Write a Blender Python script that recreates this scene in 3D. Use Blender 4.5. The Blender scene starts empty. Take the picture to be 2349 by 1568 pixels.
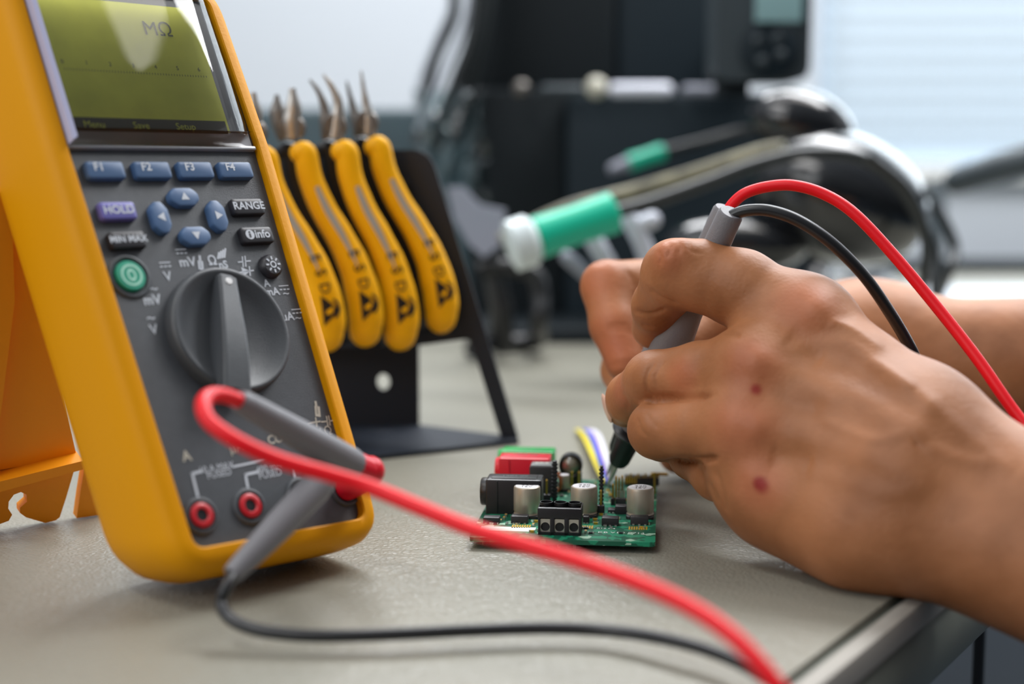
import bpy, math, random
import numpy as np
from mathutils import Vector, Matrix
random.seed(7)
sc = bpy.context.scene
col = sc.collection
PI = math.pi

# ------------------------------------------------------------------ camera
FPX, W, H = 3262.0, 2349.0, 1568.0
PITCH = 0.12020
CAMH = 0.133                      # lens height above the bench mat (z = 0)
cam_d = bpy.data.cameras.new('camera')
cam = bpy.data.objects.new('camera', cam_d)
col.objects.link(cam)
cam_d.sensor_width = 36
cam_d.lens = 36 * FPX / W
cam.location = (0, 0, CAMH)
cam.rotation_euler = (PI / 2 - PITCH, 0, 0)
cam_d.clip_start = 0.01
cam_d.clip_end = 50
cam_d.dof.use_dof = True
cam_d.dof.focus_distance = 0.515
cam_d.dof.aperture_fstop = 4.6
cam_d.dof.aperture_blades = 0
sc.camera = cam

# ------------------------------------------------------------------ world, lights, exposure
sc.view_settings.view_transform = 'Standard'
sc.view_settings.look = 'None'
sc.view_settings.gamma = 1
sc.view_settings.exposure = 0.0
world = bpy.data.worlds.new('daylight')
sc.world = world
world.use_nodes = True
wn = world.node_tree
wn.nodes.clear()
w_out = wn.nodes.new('ShaderNodeOutputWorld')
w_bg = wn.nodes.new('ShaderNodeBackground')
w_tc = wn.nodes.new('ShaderNodeTexCoord')
w_sep = wn.nodes.new('ShaderNodeSeparateXYZ')
w_ramp = wn.nodes.new('ShaderNodeValToRGB')
wn.links.new(w_tc.outputs['Generated'], w_sep.inputs[0])
wn.links.new(w_sep.outputs['Z'], w_ramp.inputs[0])
w_ramp.color_ramp.elements[0].position = 0.0
w_ramp.color_ramp.elements[0].color = (0.12, 0.12, 0.12, 1)
w_ramp.color_ramp.elements[1].position = 0.55
w_ramp.color_ramp.elements[1].color = (0.80, 0.84, 0.90, 1)
w_mr = wn.nodes.new('ShaderNodeMapRange')          # the room behind the camera is dimmer than the window side
w_mr.inputs['From Min'].default_value = -0.8
w_mr.inputs['From Max'].default_value = 0.5
w_mr.inputs['To Min'].default_value = 0.22
w_mr.inputs['To Max'].default_value = 1.15
w_dot = wn.nodes.new('ShaderNodeVectorMath')
w_dot.operation = 'DOT_PRODUCT'
w_dot.inputs[1].default_value = (-0.55, 0.83, 0.0)
wn.links.new(w_tc.outputs['Generated'], w_dot.inputs[0])
wn.links.new(w_dot.outputs['Value'], w_mr.inputs[0])
wn.links.new(w_mr.outputs[0], w_bg.inputs[1])
wn.links.new(w_ramp.outputs[0], w_bg.inputs[0])
wn.links.new(w_bg.outputs[0], w_out.inputs[0])


def area(name, loc, target, sx, sy, power, color):
    d = bpy.data.lights.new(name, 'AREA')
    d.shape = 'RECTANGLE'
    d.size, d.size_y, d.energy, d.color = sx, sy, power, color
    o = bpy.data.objects.new(name, d)
    col.objects.link(o)
    o.location = loc
    o.rotation_euler = (Vector(target) - Vector(loc)).to_track_quat('-Z', 'Y').to_euler()
    return o


area('window_light', (1.25, 2.45, 0.85), (1.0, 0.0, 0.35), 1.9, 1.35, 50, (0.86, 0.94, 1.0))
area('bench_fill', (0.30, 1.35, 1.15), (0.10, 1.00, 0.0), 1.5, 0.35, 33, (0.97, 0.98, 1.0))  # added strip above the far bench, brightens the mat and hand tops
area('front_ceiling_light', (-0.6, 0.1, 1.5), (0.0, 0.55, 0.0), 1.0, 0.35, 8, (1.0, 0.98, 0.95))
area('side_window_light', (1.9, 0.9, 0.75), (0.1, 0.45, 0.0), 1.3, 0.9, 2.0, (0.93, 0.97, 1.0))
area('left_fill', (-1.25, -0.75, 0.95), (0.05, 0.5, 0.05), 1.3, 0.9, 12, (0.97, 0.99, 1.0))  # unseen fill added from the left to lift fingers and plier handles
area('wall_fill', (0.75, 0.85, 1.7), (0.9, 2.0, 0.1), 1.2, 0.5, 9, (1.0, 0.96, 0.90))  # added light aimed at the back wall under the window to brighten it

# ------------------------------------------------------------------ pixel helpers (a photo pixel at a chosen real depth or height)
_c, _s = math.cos(PITCH), math.sin(PITCH)
FWD, UP, RT = Vector((0, _c, -_s)), Vector((0, _s, _c)), Vector((1, 0, 0))
CAM = Vector((0, 0, CAMH))


def ray(u, v):
    return FWD + UP * ((H / 2 - v) / FPX) + RT * ((u - W / 2) / FPX)


def P(u, v, Z):
    return CAM + ray(u, v) * Z


def G(u, v, z=0.0):
    d = ray(u, v)
    return CAM + d * ((z - CAMH) / d.z)


# ------------------------------------------------------------------ materials
def lin(c):
    if isinstance(c, str):
        c = tuple(int(c[i:i + 2], 16) / 255 for i in (0, 2, 4))
    return tuple((x / 12.92 if x <= 0.04045 else ((x + 0.055) / 1.055) ** 2.4) for x in c) + (1,)


def mat(name, c, rough=0.5, metal=0.0, spec=0.5, var=0.0, vscale=30, bump=0.0, bscale=400, trans=0, coat=0.0, sss=0.0):
    m = bpy.data.materials.new(name)
    m.use_nodes = True
    nt = m.node_tree
    b = nt.nodes['Principled BSDF']
    b.inputs['Base Color'].default_value = lin(c)
    b.inputs['Roughness'].default_value = rough
    b.inputs['Metallic'].default_value = metal
    b.inputs['Specular IOR Level'].default_value = spec
    b.inputs['Coat Weight'].default_value = coat
    if trans:
        b.inputs['Transmission Weight'].default_value = trans
    tc = nt.nodes.new('ShaderNodeTexCoord')
    if var:
        n = nt.nodes.new('ShaderNodeTexNoise')
        n.inputs['Scale'].default_value = vscale
        n.inputs['Detail'].default_value = 5
        r = nt.nodes.new('ShaderNodeValToRGB')
        base = lin(c)
        r.color_ramp.elements[0].position = 0.35
        r.color_ramp.elements[1].position = 0.65
        r.color_ramp.elements[0].color = tuple(x * (1 - var) for x in base[:3]) + (1,)
        r.color_ramp.elements[1].color = tuple(min(1, x * (1 + var)) for x in base[:3]) + (1,)
        nt.links.new(tc.outputs['Object'], n.inputs['Vector'])
        nt.links.new(n.outputs[0], r.inputs[0])
        nt.links.new(r.outputs[0], b.inputs['Base Color'])
    if bump:
        n = nt.nodes.new('ShaderNodeTexNoise')
        n.inputs['Scale'].default_value = bscale
        n.inputs['Detail'].default_value = 3
        bp = nt.nodes.new('ShaderNodeBump')
        bp.inputs['Strength'].default_value = bump
        bp.inputs['Distance'].default_value = 0.0005
        nt.links.new(tc.outputs['Object'], n.inputs['Vector'])
        nt.links.new(n.outputs[0], bp.inputs['Height'])
        nt.links.new(bp.outputs[0], b.inputs['Normal'])
    return m


M = {}
M['yellow'] = mat('holster_yellow', 'E09700', 0.5, spec=0.18, bump=0.15, bscale=900)
M['orange'] = mat('stand_orange', 'F09A10', 0.45, spec=0.35)
M['panel'] = mat('panel_charcoal', '46494E', 0.42, var=0.05, vscale=300, bump=0.25, bscale=2500)
M['knob'] = mat('knob_charcoal', '45484C', 0.38, bump=0.25, bscale=2500)
M['print'] = mat('pale_print', 'C9CED6', 0.6)
M['print_tan'] = mat('tan_print', 'BDB7A8', 0.6)
M['blue_btn'] = mat('blue_button', '4A678E', 0.42)
M['violet_btn'] = mat('violet_button', '6E6BB4', 0.42)
M['black_btn'] = mat('black_button', '26252A', 0.42)
M['green_btn'] = mat('green_button', '1E9A7C', 0.4)
M['green_light'] = mat('green_ring_print', 'A5DCC6', 0.5)
M['white_dot'] = mat('white_dot', 'F4F4F4', 0.4)
M['lcd'] = mat('lcd_olive', 'DDDF58', 0.5, spec=0.2, var=0.07, vscale=60)
M['lcd_dark'] = mat('lcd_dark_band', '3E3626', 0.5)
M['lcd_ink'] = mat('lcd_ink', '55583A', 0.5)
M['lens_edge_lit'] = mat('display_edge_lit', 'B9BAD8', 0.25, coat=0.5)  # lavender stands for light caught by the side of the clear lens
M['lens_dark'] = mat('display_mask', '30343C', 0.22)
M['lens_lip'] = mat('display_lip', '9C9DA2', 0.25, coat=0.6)
M['red_ring'] = mat('jack_red', 'C0202A', 0.35)
M['black'] = mat('black_plastic', '18191C', 0.38)
M['black_soft'] = mat('black_rubber', '1C1D20', 0.5)
M['lead_grey'] = mat('probe_grey', '77767A', 0.5, bump=0.3, bscale=1500)
M['lead_red'] = mat('lead_red', 'EA0E1E', 0.42, spec=0.3)
M['plug_red'] = mat('plug_red', 'D8142C', 0.3)
M['lead_black'] = mat('lead_black', '1B1C1F', 0.32)
M['handle'] = mat('handle_yellow', 'FAB808', 0.45, spec=0.25)
M['inlay'] = mat('handle_inlay_grey', 'A9A9A6', 0.5)
M['steel'] = mat('tool_steel', 'B4B2AE', 0.36, metal=0.75)
M['steel_dark'] = mat('tool_steel_dark', '787470', 0.42, metal=0.7)
M['rack'] = mat('rack_black', '1C222C', 0.5, spec=0.35)
M['trim'] = mat('edge_trim_metal', '98948C', 0.55, metal=0.15)
M['bench_side'] = mat('bench_edge_grey', '6A6F66', 0.6)
M['cap'] = mat('capacitor_can', 'B4AC9E', 0.42, metal=0.55)
M['cap_top'] = mat('capacitor_top', 'D2D2D6', 0.5, metal=0.0)
M['gold'] = mat('gold_pin', 'C9A24A', 0.3, metal=0.9)
M['copper'] = mat('copper_wire', 'C27E4E', 0.35, metal=0.8)
M['sock_red'] = mat('socket_red', 'D9122E', 0.35)
M['sock_green'] = mat('socket_green', '10A048', 0.35)
M['chip'] = mat('chip_black', '232326', 0.45)
M['chip_grey'] = mat('chip_top_grey', '6F7474', 0.35)
M['solder'] = mat('solder_silver', 'C9C6BE', 0.3, metal=0.8)
M['silk'] = mat('silk_white', 'D6E2D8', 0.6)
M['pad'] = mat('pad_gold', 'C8A23A', 0.4, metal=0.3)
M['wall'] = mat('wall_paint', 'C3CAD2', 0.9)
M['sill'] = mat('sill_grey', 'DCDEDC', 0.7)
M['floor'] = mat('floor_blue_grey', '4A5964', 0.6, var=0.05, vscale=4)
M['teal_box'] = mat('dark_teal_plastic', '33474F', 0.55, var=0.15, vscale=14)
M['machine'] = mat('machine_black', '0E171C', 0.6, spec=0.25)
M['machine_b'] = mat('machine_blue_black', '17242C', 0.6, spec=0.25)
M['glossy_black'] = mat('glossy_black', '15181C', 0.16, coat=0.6)
M['iron_green'] = mat('iron_green', '06B896', 0.4)
M['iron_white'] = mat('iron_collar', 'D6E2E4', 0.3)
M['bracket'] = mat('bracket_pale', 'C6CBD8', 0.45)
M['bracket_grey'] = mat('bracket_grey', '8E92A0', 0.5)
M['teal_lcd'] = mat('teal_display', '86AAAE', 0.4)
M['dev_grey'] = mat('device_grey', '3A444A', 0.5)
M['glint_white'] = mat('glint_white', 'E4E8F6', 0.3)  # white stands for bright reflections on the metal edge
M['cream'] = mat('sensor_cream', 'CFCDBE', 0.4)
M['silver'] = mat('silver_foil', 'C4CAD4', 0.28, metal=0.7)
M['yel_wire'] = mat('wire_yellow', 'E2D23A', 0.4)
M['blu_wire'] = mat('wire_blue', '2C6AD0', 0.4)
M['vio_wire'] = mat('wire_violet', '8C6AD8', 0.4)
M['whi_wire'] = mat('wire_white', 'E8E8F2', 0.4)
M['shirt'] = mat('shirt_cloth', '39424E', 0.85)
M['nail'] = mat('nail', 'E3B9A6', 0.35)
M['braid'] = mat('cable_braid', '6E6A55', 0.5, var=0.5, vscale=60)
M['dark_cable'] = mat('dark_cable', '23282A', 0.35)

# ESD mat: grey green, fine leather-like grain
def mat_mat():
    m = mat('bench_mat_rubber', '88867A', 0.38, spec=0.6)
    nt = m.node_tree
    b = nt.nodes['Principled BSDF']
    tc = nt.nodes.new('ShaderNodeTexCoord')
    v = nt.nodes.new('ShaderNodeTexVoronoi')
    v.inputs['Scale'].default_value = 480
    v.feature = 'DISTANCE_TO_EDGE'
    n = nt.nodes.new('ShaderNodeTexNoise')
    n.inputs['Scale'].default_value = 240
    ad = nt.nodes.new('ShaderNodeMath')
    ad.operation = 'ADD'
    bp = nt.nodes.new('ShaderNodeBump')
    bp.inputs['Strength'].default_value = 1.0
    bp.inputs['Distance'].default_value = 0.00038
    nt.links.new(tc.outputs['Object'], v.inputs['Vector'])
    nt.links.new(tc.outputs['Object'], n.inputs['Vector'])
    nt.links.new(v.outputs['Distance'], ad.inputs[0])
    nt.links.new(n.outputs[0], ad.inputs[1])
    nt.links.new(ad.outputs[0], bp.inputs['Height'])
    nt.links.new(bp.outputs[0], b.inputs['Normal'])
    return m


M['mat'] = mat_mat()


def pcb_mat():
    m = mat('pcb_green', '12694C', 0.35)
    nt = m.node_tree
    b = nt.nodes['Principled BSDF']
    tc = nt.nodes.new('ShaderNodeTexCoord')
    v = nt.nodes.new('ShaderNodeTexVoronoi')
    v.inputs['Scale'].default_value = 330
    v.distance = 'MANHATTAN'
    r = nt.nodes.new('ShaderNodeValToRGB')
    r.color_ramp.interpolation = 'CONSTANT'
    r.color_ramp.elements[0].color = lin('0E5B43')
    r.color_ramp.elements[1].position = 0.45
    r.color_ramp.elements[1].color = lin('1C8A66')
    e = r.color_ramp.elements.new(0.78)
    e.color = lin('9FC4AC')
    e = r.color_ramp.elements.new(0.86)
    e.color = lin('0E5B43')
    nt.links.new(tc.outputs['Object'], v.inputs['Vector'])
    sp = nt.nodes.new('ShaderNodeSeparateColor')
    nt.links.new(v.outputs['Color'], sp.inputs[0])
    nt.links.new(sp.outputs[0], r.inputs[0])
    nt.links.new(r.outputs[0], b.inputs['Base Color'])
    return m


M['pcb'] = pcb_mat()


def glass_mat(name, tint, gloss_min=0.0, rough=0.03):
    m = bpy.data.materials.new(name)
    m.use_nodes = True
    nt = m.node_tree
    nt.nodes.clear()
    o = nt.nodes.new('ShaderNodeOutputMaterial')
    mx = nt.nodes.new('ShaderNodeMixShader')
    t = nt.nodes.new('ShaderNodeBsdfTransparent')
    t.inputs[0].default_value = tint
    g = nt.nodes.new('ShaderNodeBsdfGlossy')
    g.inputs['Roughness'].default_value = rough
    f = nt.nodes.new('ShaderNodeFresnel')
    f.inputs[0].default_value = 1.5
    ad = nt.nodes.new('ShaderNodeMath')
    ad.operation = 'ADD'
    ad.inputs[1].default_value = gloss_min
    nt.links.new(f.outputs[0], ad.inputs[0])
    nt.links.new(ad.outputs[0], mx.inputs[0])
    nt.links.new(t.outputs[0], mx.inputs[1])
    nt.links.new(g.outputs[0], mx.inputs[2])
    nt.links.new(mx.outputs[0], o.inputs[0])
    return m


M['lens'] = glass_mat('clear_display_lens', (0.97, 0.97, 0.97, 1))
M['bag'] = glass_mat('clear_plastic_bag', (0.62, 0.72, 0.72, 1), 0.12, 0.12)
M['dome_lens'] = glass_mat('clear_dome', (0.8, 0.8, 0.76, 1), 0.08, 0.05)


def slat_mat():
    m = bpy.data.materials.new('blind_slat')
    m.use_nodes = True
    nt = m.node_tree
    nt.nodes.clear()
    o = nt.nodes.new('ShaderNodeOutputMaterial')
    a = nt.nodes.new('ShaderNodeMixShader')
    b = nt.nodes.new('ShaderNodeMixShader')
    d = nt.nodes.new('ShaderNodeBsdfDiffuse')
    t = nt.nodes.new('ShaderNodeBsdfTranslucent')
    tr = nt.nodes.new('ShaderNodeBsdfTransparent')
    d.inputs[0].default_value = (0.62, 0.72, 0.80, 1)
    t.inputs[0].default_value = (0.68, 0.76, 0.82, 1)
    a.inputs[0].default_value = 0.5
    b.inputs[0].default_value = 0.36
    nt.links.new(d.outputs[0], a.inputs[1])
    nt.links.new(t.outputs[0], a.inputs[2])
    nt.links.new(a.outputs[0], b.inputs[1])
    nt.links.new(tr.outputs[0], b.inputs[2])
    nt.links.new(b.outputs[0], o.inputs[0])
    return m


M['slat'] = slat_mat()


def skin_mat(name, spots, flush):
    m = mat(name, 'CB9A7C', 0.5, spec=0.30)
    nt = m.node_tree
    b = nt.nodes['Principled BSDF']
    b.inputs['Subsurface Weight'].default_value = 0.12
    b.inputs['Subsurface Radius'].default_value = (1.0, 0.35, 0.2)
    b.inputs['Subsurface Scale'].default_value = 0.004
    tc = nt.nodes.new('ShaderNodeTexCoord')
    n = nt.nodes.new('ShaderNodeTexNoise')
    n.inputs['Scale'].default_value = 42
    n.inputs['Detail'].default_value = 4
    nt.links.new(tc.outputs['Object'], n.inputs['Vector'])
    r = nt.nodes.new('ShaderNodeValToRGB')
    r.color_ramp.elements[0].position = 0.33
    r.color_ramp.elements[0].color = lin('8E5A36')
    r.color_ramp.elements[1].position = 0.68
    r.color_ramp.elements[1].color = lin('AC734D')
    nt.links.new(n.outputs[0], r.inputs[0])
    cur = r.outputs[0]

    def blob(cur, p, rad, colr, amt):
        vm = nt.nodes.new('ShaderNodeVectorMath')
        vm.operation = 'DISTANCE'
        vm.inputs[1].default_value = p
        nt.links.new(tc.outputs['Object'], vm.inputs[0])
        mr = nt.nodes.new('ShaderNodeMapRange')
        mr.interpolation_type = 'SMOOTHSTEP'
        mr.inputs['From Min'].default_value = rad
        mr.inputs['From Max'].default_value = rad * 0.15
        mr.inputs['To Min'].default_value = 0
        mr.inputs['To Max'].default_value = amt
        nt.links.new(vm.outputs['Value'], mr.inputs[0])
        mx = nt.nodes.new('ShaderNodeMix')
        mx.data_type = 'RGBA'
        nt.links.new(mr.outputs[0], mx.inputs[0])
        nt.links.new(cur, mx.inputs[6])
        mx.inputs[7].default_value = lin(colr)
        return mx.outputs[2]
    for p, rad in flush:
        cur = blob(cur, p, rad, 'CE7254', 0.30)
    for p, rad in spots:
        cur = blob(cur, p, rad, '8E2A24', 0.9)
    nt.links.new(cur, b.inputs['Base Color'])
    # fine skin relief: coarse creases and pores
    v = nt.nodes.new('ShaderNodeTexVoronoi')
    v.inputs['Scale'].default_value = 700
    n2 = nt.nodes.new('ShaderNodeTexNoise')
    n2.inputs['Scale'].default_value = 160
    n2.inputs['Detail'].default_value = 4
    nt.links.new(tc.outputs['Object'], v.inputs['Vector'])
    nt.links.new(tc.outputs['Object'], n2.inputs['Vector'])
    ad = nt.nodes.new('ShaderNodeMath')
    ad.operation = 'MULTIPLY_ADD'
    ad.inputs[1].default_value = 0.25
    nt.links.new(v.outputs['Distance'], ad.inputs[0])
    nt.links.new(n2.outputs[0], ad.inputs[2])
    bp = nt.nodes.new('ShaderNodeBump')
    bp.inputs['Strength'].default_value = 0.35
    bp.inputs['Distance'].default_value = 0.0007
    nt.links.new(ad.outputs[0], bp.inputs['Height'])
    nt.links.new(bp.outputs[0], b.inputs['Normal'])
    return m


# ------------------------------------------------------------------ mesh helpers
WM = {}


def wmat(o):
    return WM.get(o.name, Matrix.Identity(4)) if o else Matrix.Identity(4)


def tag(o, label, cat, group=None, kind=None):
    o['label'] = label
    o['category'] = cat
    if group:
        o['group'] = group
    if kind:
        o['kind'] = kind
    return o


def thing(name, label, cat, loc=(0, 0, 0), rot=None, group=None):
    o = bpy.data.objects.new(name, None)
    o.empty_display_size = 0.02
    col.objects.link(o)
    m = Matrix.Translation(Vector(loc))
    if rot is not None:
        m = m @ rot.to_4x4()
    o.matrix_world = m
    WM[o.name] = m
    tag(o, label, cat, group)
    return o


class MB:
    def __init__(self, xf=None):
        self.v, self.f, self.mi, self.mats, self.xf = [], [], [], [], xf

    def add(self, vf, m, xf=None):
        v, f = vf
        if m not in self.mats:
            self.mats.append(m)
        k = self.mats.index(m)
        b = len(self.v)
        xf = xf if xf is not None else self.xf
        for p in v:
            p = Vector(p)
            self.v.append(xf @ p if xf is not None else p)
        for q in f:
            self.f.append(tuple(b + i for i in q))
            self.mi.append(k)
        return self

    def build(self, name, parent=None, angle=38, label=None, recalc=True):
        me = bpy.data.meshes.new(name)
        o = bpy.data.objects.new(name, me)
        col.objects.link(o)
        if parent is not None:
            inv = wmat(parent).inverted()
            vs = [inv @ p for p in self.v]
            o.parent = parent
            WM[o.name] = wmat(parent)
        else:
            xs = [p.x for p in self.v]
            ys = [p.y for p in self.v]
            zs = [p.z for p in self.v]
            c = Vector(((min(xs) + max(xs)) / 2, (min(ys) + max(ys)) / 2, min(zs)))
            vs = [p - c for p in self.v]
            o.location = c
            WM[o.name] = Matrix.Translation(c)
        me.from_pydata([tuple(p) for p in vs], [], self.f)
        for m in self.mats:
            me.materials.append(M[m] if isinstance(m, str) else m)
        me.polygons.foreach_set('material_index', self.mi)
        me.polygons.foreach_set('use_smooth', [True] * len(self.f))
        me.update()
        if recalc:
            import bmesh
            bm = bmesh.new()
            bm.from_mesh(me)
            bmesh.ops.recalc_face_normals(bm, faces=bm.faces)
            bm.to_mesh(me)
            bm.free()
        me.set_sharp_from_angle(angle=math.radians(angle))
        if label:
            o['label'] = label
        return o


def fillet(pts, r, n=6):
    """round the corners of a closed 2D polygon; r a number or one per corner"""
    out = []
    k = len(pts)
    rr = r if isinstance(r, (list, tuple)) else [r] * k
    for i in range(k):
        p, a, b = Vector(pts[i]), Vector(pts[i - 1]), Vector(pts[(i + 1) % k])
        da, db = (a - p), (b - p)
        la, lb = da.length, db.length
        da.normalize()
        db.normalize()
        ang = math.acos(max(-1, min(1, da.dot(db))))
        t = min(rr[i] / max(1e-6, math.tan(ang / 2)), la * 0.48, lb * 0.48)
        q0, q1 = p + da * t, p + db * t
        for j in range(n + 1):
            s = j / n
            out.append(tuple(q0 * (1 - s) ** 2 + p * 2 * s * (1 - s) + q1 * s ** 2))
    return out


def offset_poly(pts, d):
    """offset a closed CCW 2D polygon outwards; d a number or one per edge (edge i goes from i to i+1)"""
    k = len(pts)
    dd = d if isinstance(d, (list, tuple)) else [d] * k
    lines = []
    for i in range(k):
        a, b = Vector(pts[i]), Vector(pts[(i + 1) % k])
        t = (b - a).normalized()
        nrm = Vector((t.y, -t.x))
        lines.append((a + nrm * dd[i], t))
    out = []
    for i in range(k):
        p, t = lines[i - 1]
        q, s = lines[i]
        den = t.x * s.y - t.y * s.x
        if abs(den) < 1e-9:
            out.append(tuple(q))
        else:
            w = q - p
            al = (w.x * s.y - w.y * s.x) / den
            out.append(tuple(p + t * al))
    return out


def loft(loops, cap0=True, cap1=True, closed=True):
    """loops: lists of 3D points, all equally long"""
    n = len(loops[0])
    v = [p for L in loops for p in L]
    f = []
    for i in range(len(loops) - 1):
        for j in range(n if closed else n - 1):
            a, b = i * n + j, i * n + (j + 1) % n
            f.append((a, b, b + n, a + n))
    if cap0:
        f.append(tuple(reversed(range(n))))
    if cap1:
        f.append(tuple(range((len(loops) - 1) * n, len(loops) * n)))
    return v, f


def prism(poly, z0, z1, bev=0.0, r=0.0, n=5):
    """extruded polygon (CCW, xy) with a bevelled top rim"""
    base = fillet(poly, r, n) if r else [tuple(p) for p in poly]
    L = [[(x, y, z0) for x, y in base]]
    if bev:
        L.append([(x, y, z1 - bev) for x, y in base])
        cx = sum(p[0] for p in base) / len(base)
        cy = sum(p[1] for p in base) / len(base)
        wx = max(abs(p[0] - cx) for p in base)
        wy = max(abs(p[1] - cy) for p in base)
        for k in (0.5, 1.0):
            e = bev * (1 - math.cos(k * PI / 2))
            h = bev * math.sin(k * PI / 2)
            sx, sy = (wx - e) / wx, (wy - e) / wy
            L.append([(cx + (x - cx) * sx, cy + (y - cy) * sy, z1 - bev + h) for x, y in base])
    else:
        L.append([(x, y, z1) for x, y in base])
    return loft(L)


def box(x0, x1, y0, y1, z0, z1, bev=0.0):
    if bev:
        return prism([(x0, y0), (x1, y0), (x1, y1), (x0, y1)], z0, z1, bev, bev * 0.8, 3)
    v = [(x, y, z) for z in (z0, z1) for x, y in ((x0, y0), (x1, y0), (x1, y1), (x0, y1))]
    return v, [(3, 2, 1, 0), (4, 5, 6, 7), (0, 1, 5, 4), (1, 2, 6, 5), (2, 3, 7, 6), (3, 0, 4, 7)]


def lathe(prof, n=32, sx=1.0, sy=1.0):
    loops = [[(r * math.cos(2 * PI * j / n) * sx, r * math.sin(2 * PI * j / n) * sy, z) for j in range(n)] for r, z in prof]
    return loft(loops)


def catmull(pts, m=8):
    pts = [Vector(p) for p in pts]
    P_ = [pts[0] * 2 - pts[1]] + pts + [pts[-1] * 2 - pts[-2]]
    out = []
    for i in range(1, len(P_) - 2):
        a, b, c, d = P_[i - 1:i + 3]
        for j in range(m):
            t = j / m
            out.append(0.5 * ((2 * b) + (c - a) * t + (2 * a - 5 * b + 4 * c - d) * t * t + (3 * b - a - 3 * c + d) * t ** 3))
    out.append(pts[-1])
    return out


def tube(pts, r, n=12, ref=None, flat=1.0, round_ends=False):
    """r: number or list; flat scales the section along the reference direction"""
    pts = [Vector(p) for p in pts]
    k = len(pts)
    rr = list(r) if isinstance(r, (list, tuple)) else [r] * k
    if round_ends:
        t0 = (pts[0] - pts[1]).normalized()
        t1 = (pts[-1] - pts[-2]).normalized()
        pre, post, rp, rq = [], [], [], []
        for a in (1.0, 0.93, 0.75, 0.45):
            pre.append(pts[0] + t0 * rr[0] * a)
            rp.append(max(1e-5, rr[0] * math.sqrt(max(0, 1 - a * a)) + 1e-5))
            post.insert(0, pts[-1] + t1 * rr[-1] * a)
            rq.insert(0, max(1e-5, rr[-1] * math.sqrt(max(0, 1 - a * a)) + 1e-5))
        pts = pre + pts + post
        rr = rp + rr + rq
        k = len(pts)
    tang = []
    for i in range(k):
        t = (pts[min(k - 1, i + 1)] - pts[max(0, i - 1)])
        tang.append(t.normalized() if t.length > 1e-9 else Vector((0, 0, 1)))
    u = Vector(ref) if ref is not None else Vector((0.31, 0.87, 0.38))
    loops = []
    for i in range(k):
        t = tang[i]
        if ref is not None:
            u = Vector(ref)
        u = (u - t * u.dot(t))
        if u.length < 1e-6:
            u = t.orthogonal()
        u.normalize()
        w = t.cross(u)
        loops.append([tuple(pts[i] + u * (math.cos(2 * PI * j / n) * rr[i] * flat) + w * (math.sin(2 * PI * j / n) * rr[i])) for j in range(n)])
    return loft(loops)


def interp(vals, m):
    out = []
    for i in range(len(vals) - 1):
        for j in range(m):
            t = j / m
            t = t * t * (3 - 2 * t)
            out.append(vals[i] * (1 - t) + vals[i + 1] * t)
    out.append(vals[-1])
    return out


def ball(c, r, n=16, s=(1, 1, 1)):
    L = []
    for i in range(n // 2 + 1):
        a = -PI / 2 + PI * i / (n // 2)
        L.append([(c[0] + s[0] * (r * math.cos(a) + 1e-6) * math.cos(2 * PI * j / n), c[1] + s[1] * (r * math.cos(a) + 1e-6) * math.sin(2 * PI * j / n), c[2] + s[2] * r * math.sin(a)) for j in range(n)])
    return loft(L)


_tx = {}


def text(s, size, bold=0.0):
    """centred text as flat mesh (verts, faces) in xy"""
    key = (s, round(size, 6), bold)
    if key in _tx:
        return _tx[key]
    cu = bpy.data.curves.new('t', 'FONT')
    cu.body = s
    cu.size = size
    cu.align_x = 'CENTER'
    cu.align_y = 'CENTER'
    cu.offset = bold
    cu.resolution_u = 3
    o = bpy.data.objects.new('t', cu)
    col.objects.link(o)
    dg = bpy.context.evaluated_depsgraph_get()
    me = o.evaluated_get(dg).to_mesh()
    v = [tuple(p.co) for p in me.vertices]
    f = [tuple(p.vertices) for p in me.polygons]
    o.evaluated_get(dg).to_mesh_clear()
    bpy.data.objects.remove(o)
    bpy.data.curves.remove(cu)
    _tx[key] = (v, f)
    return v, f


def axes(o, x, y, z):
    m = Matrix.Identity(4)
    for i, a in enumerate((x, y, z)):
        a = Vector(a)
        for j in range(3):
            m[j][i] = a[j]
    for j in range(3):
        m[j][3] = o[j]
    return m


def facing(o, direction, up=(0, 0, 1)):
    """z axis along direction"""
    z = Vector(direction).normalized()
    x = Vector(up).cross(z)
    if x.length < 1e-6:
        x = Vector((1, 0, 0))
    x.normalize()
    return axes(o, x, z.cross(x), z)


def loose(name, label, cat, mb, group=None, angle=38):
    return tag(mb.build(name, angle=angle), label, cat, group)


def struct(name, mb, label=None, cat='room'):
    o = mb.build(name)
    o['kind'] = 'structure'
    o['label'] = label or name.replace('_', ' ')
    o['category'] = cat
    return o

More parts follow.
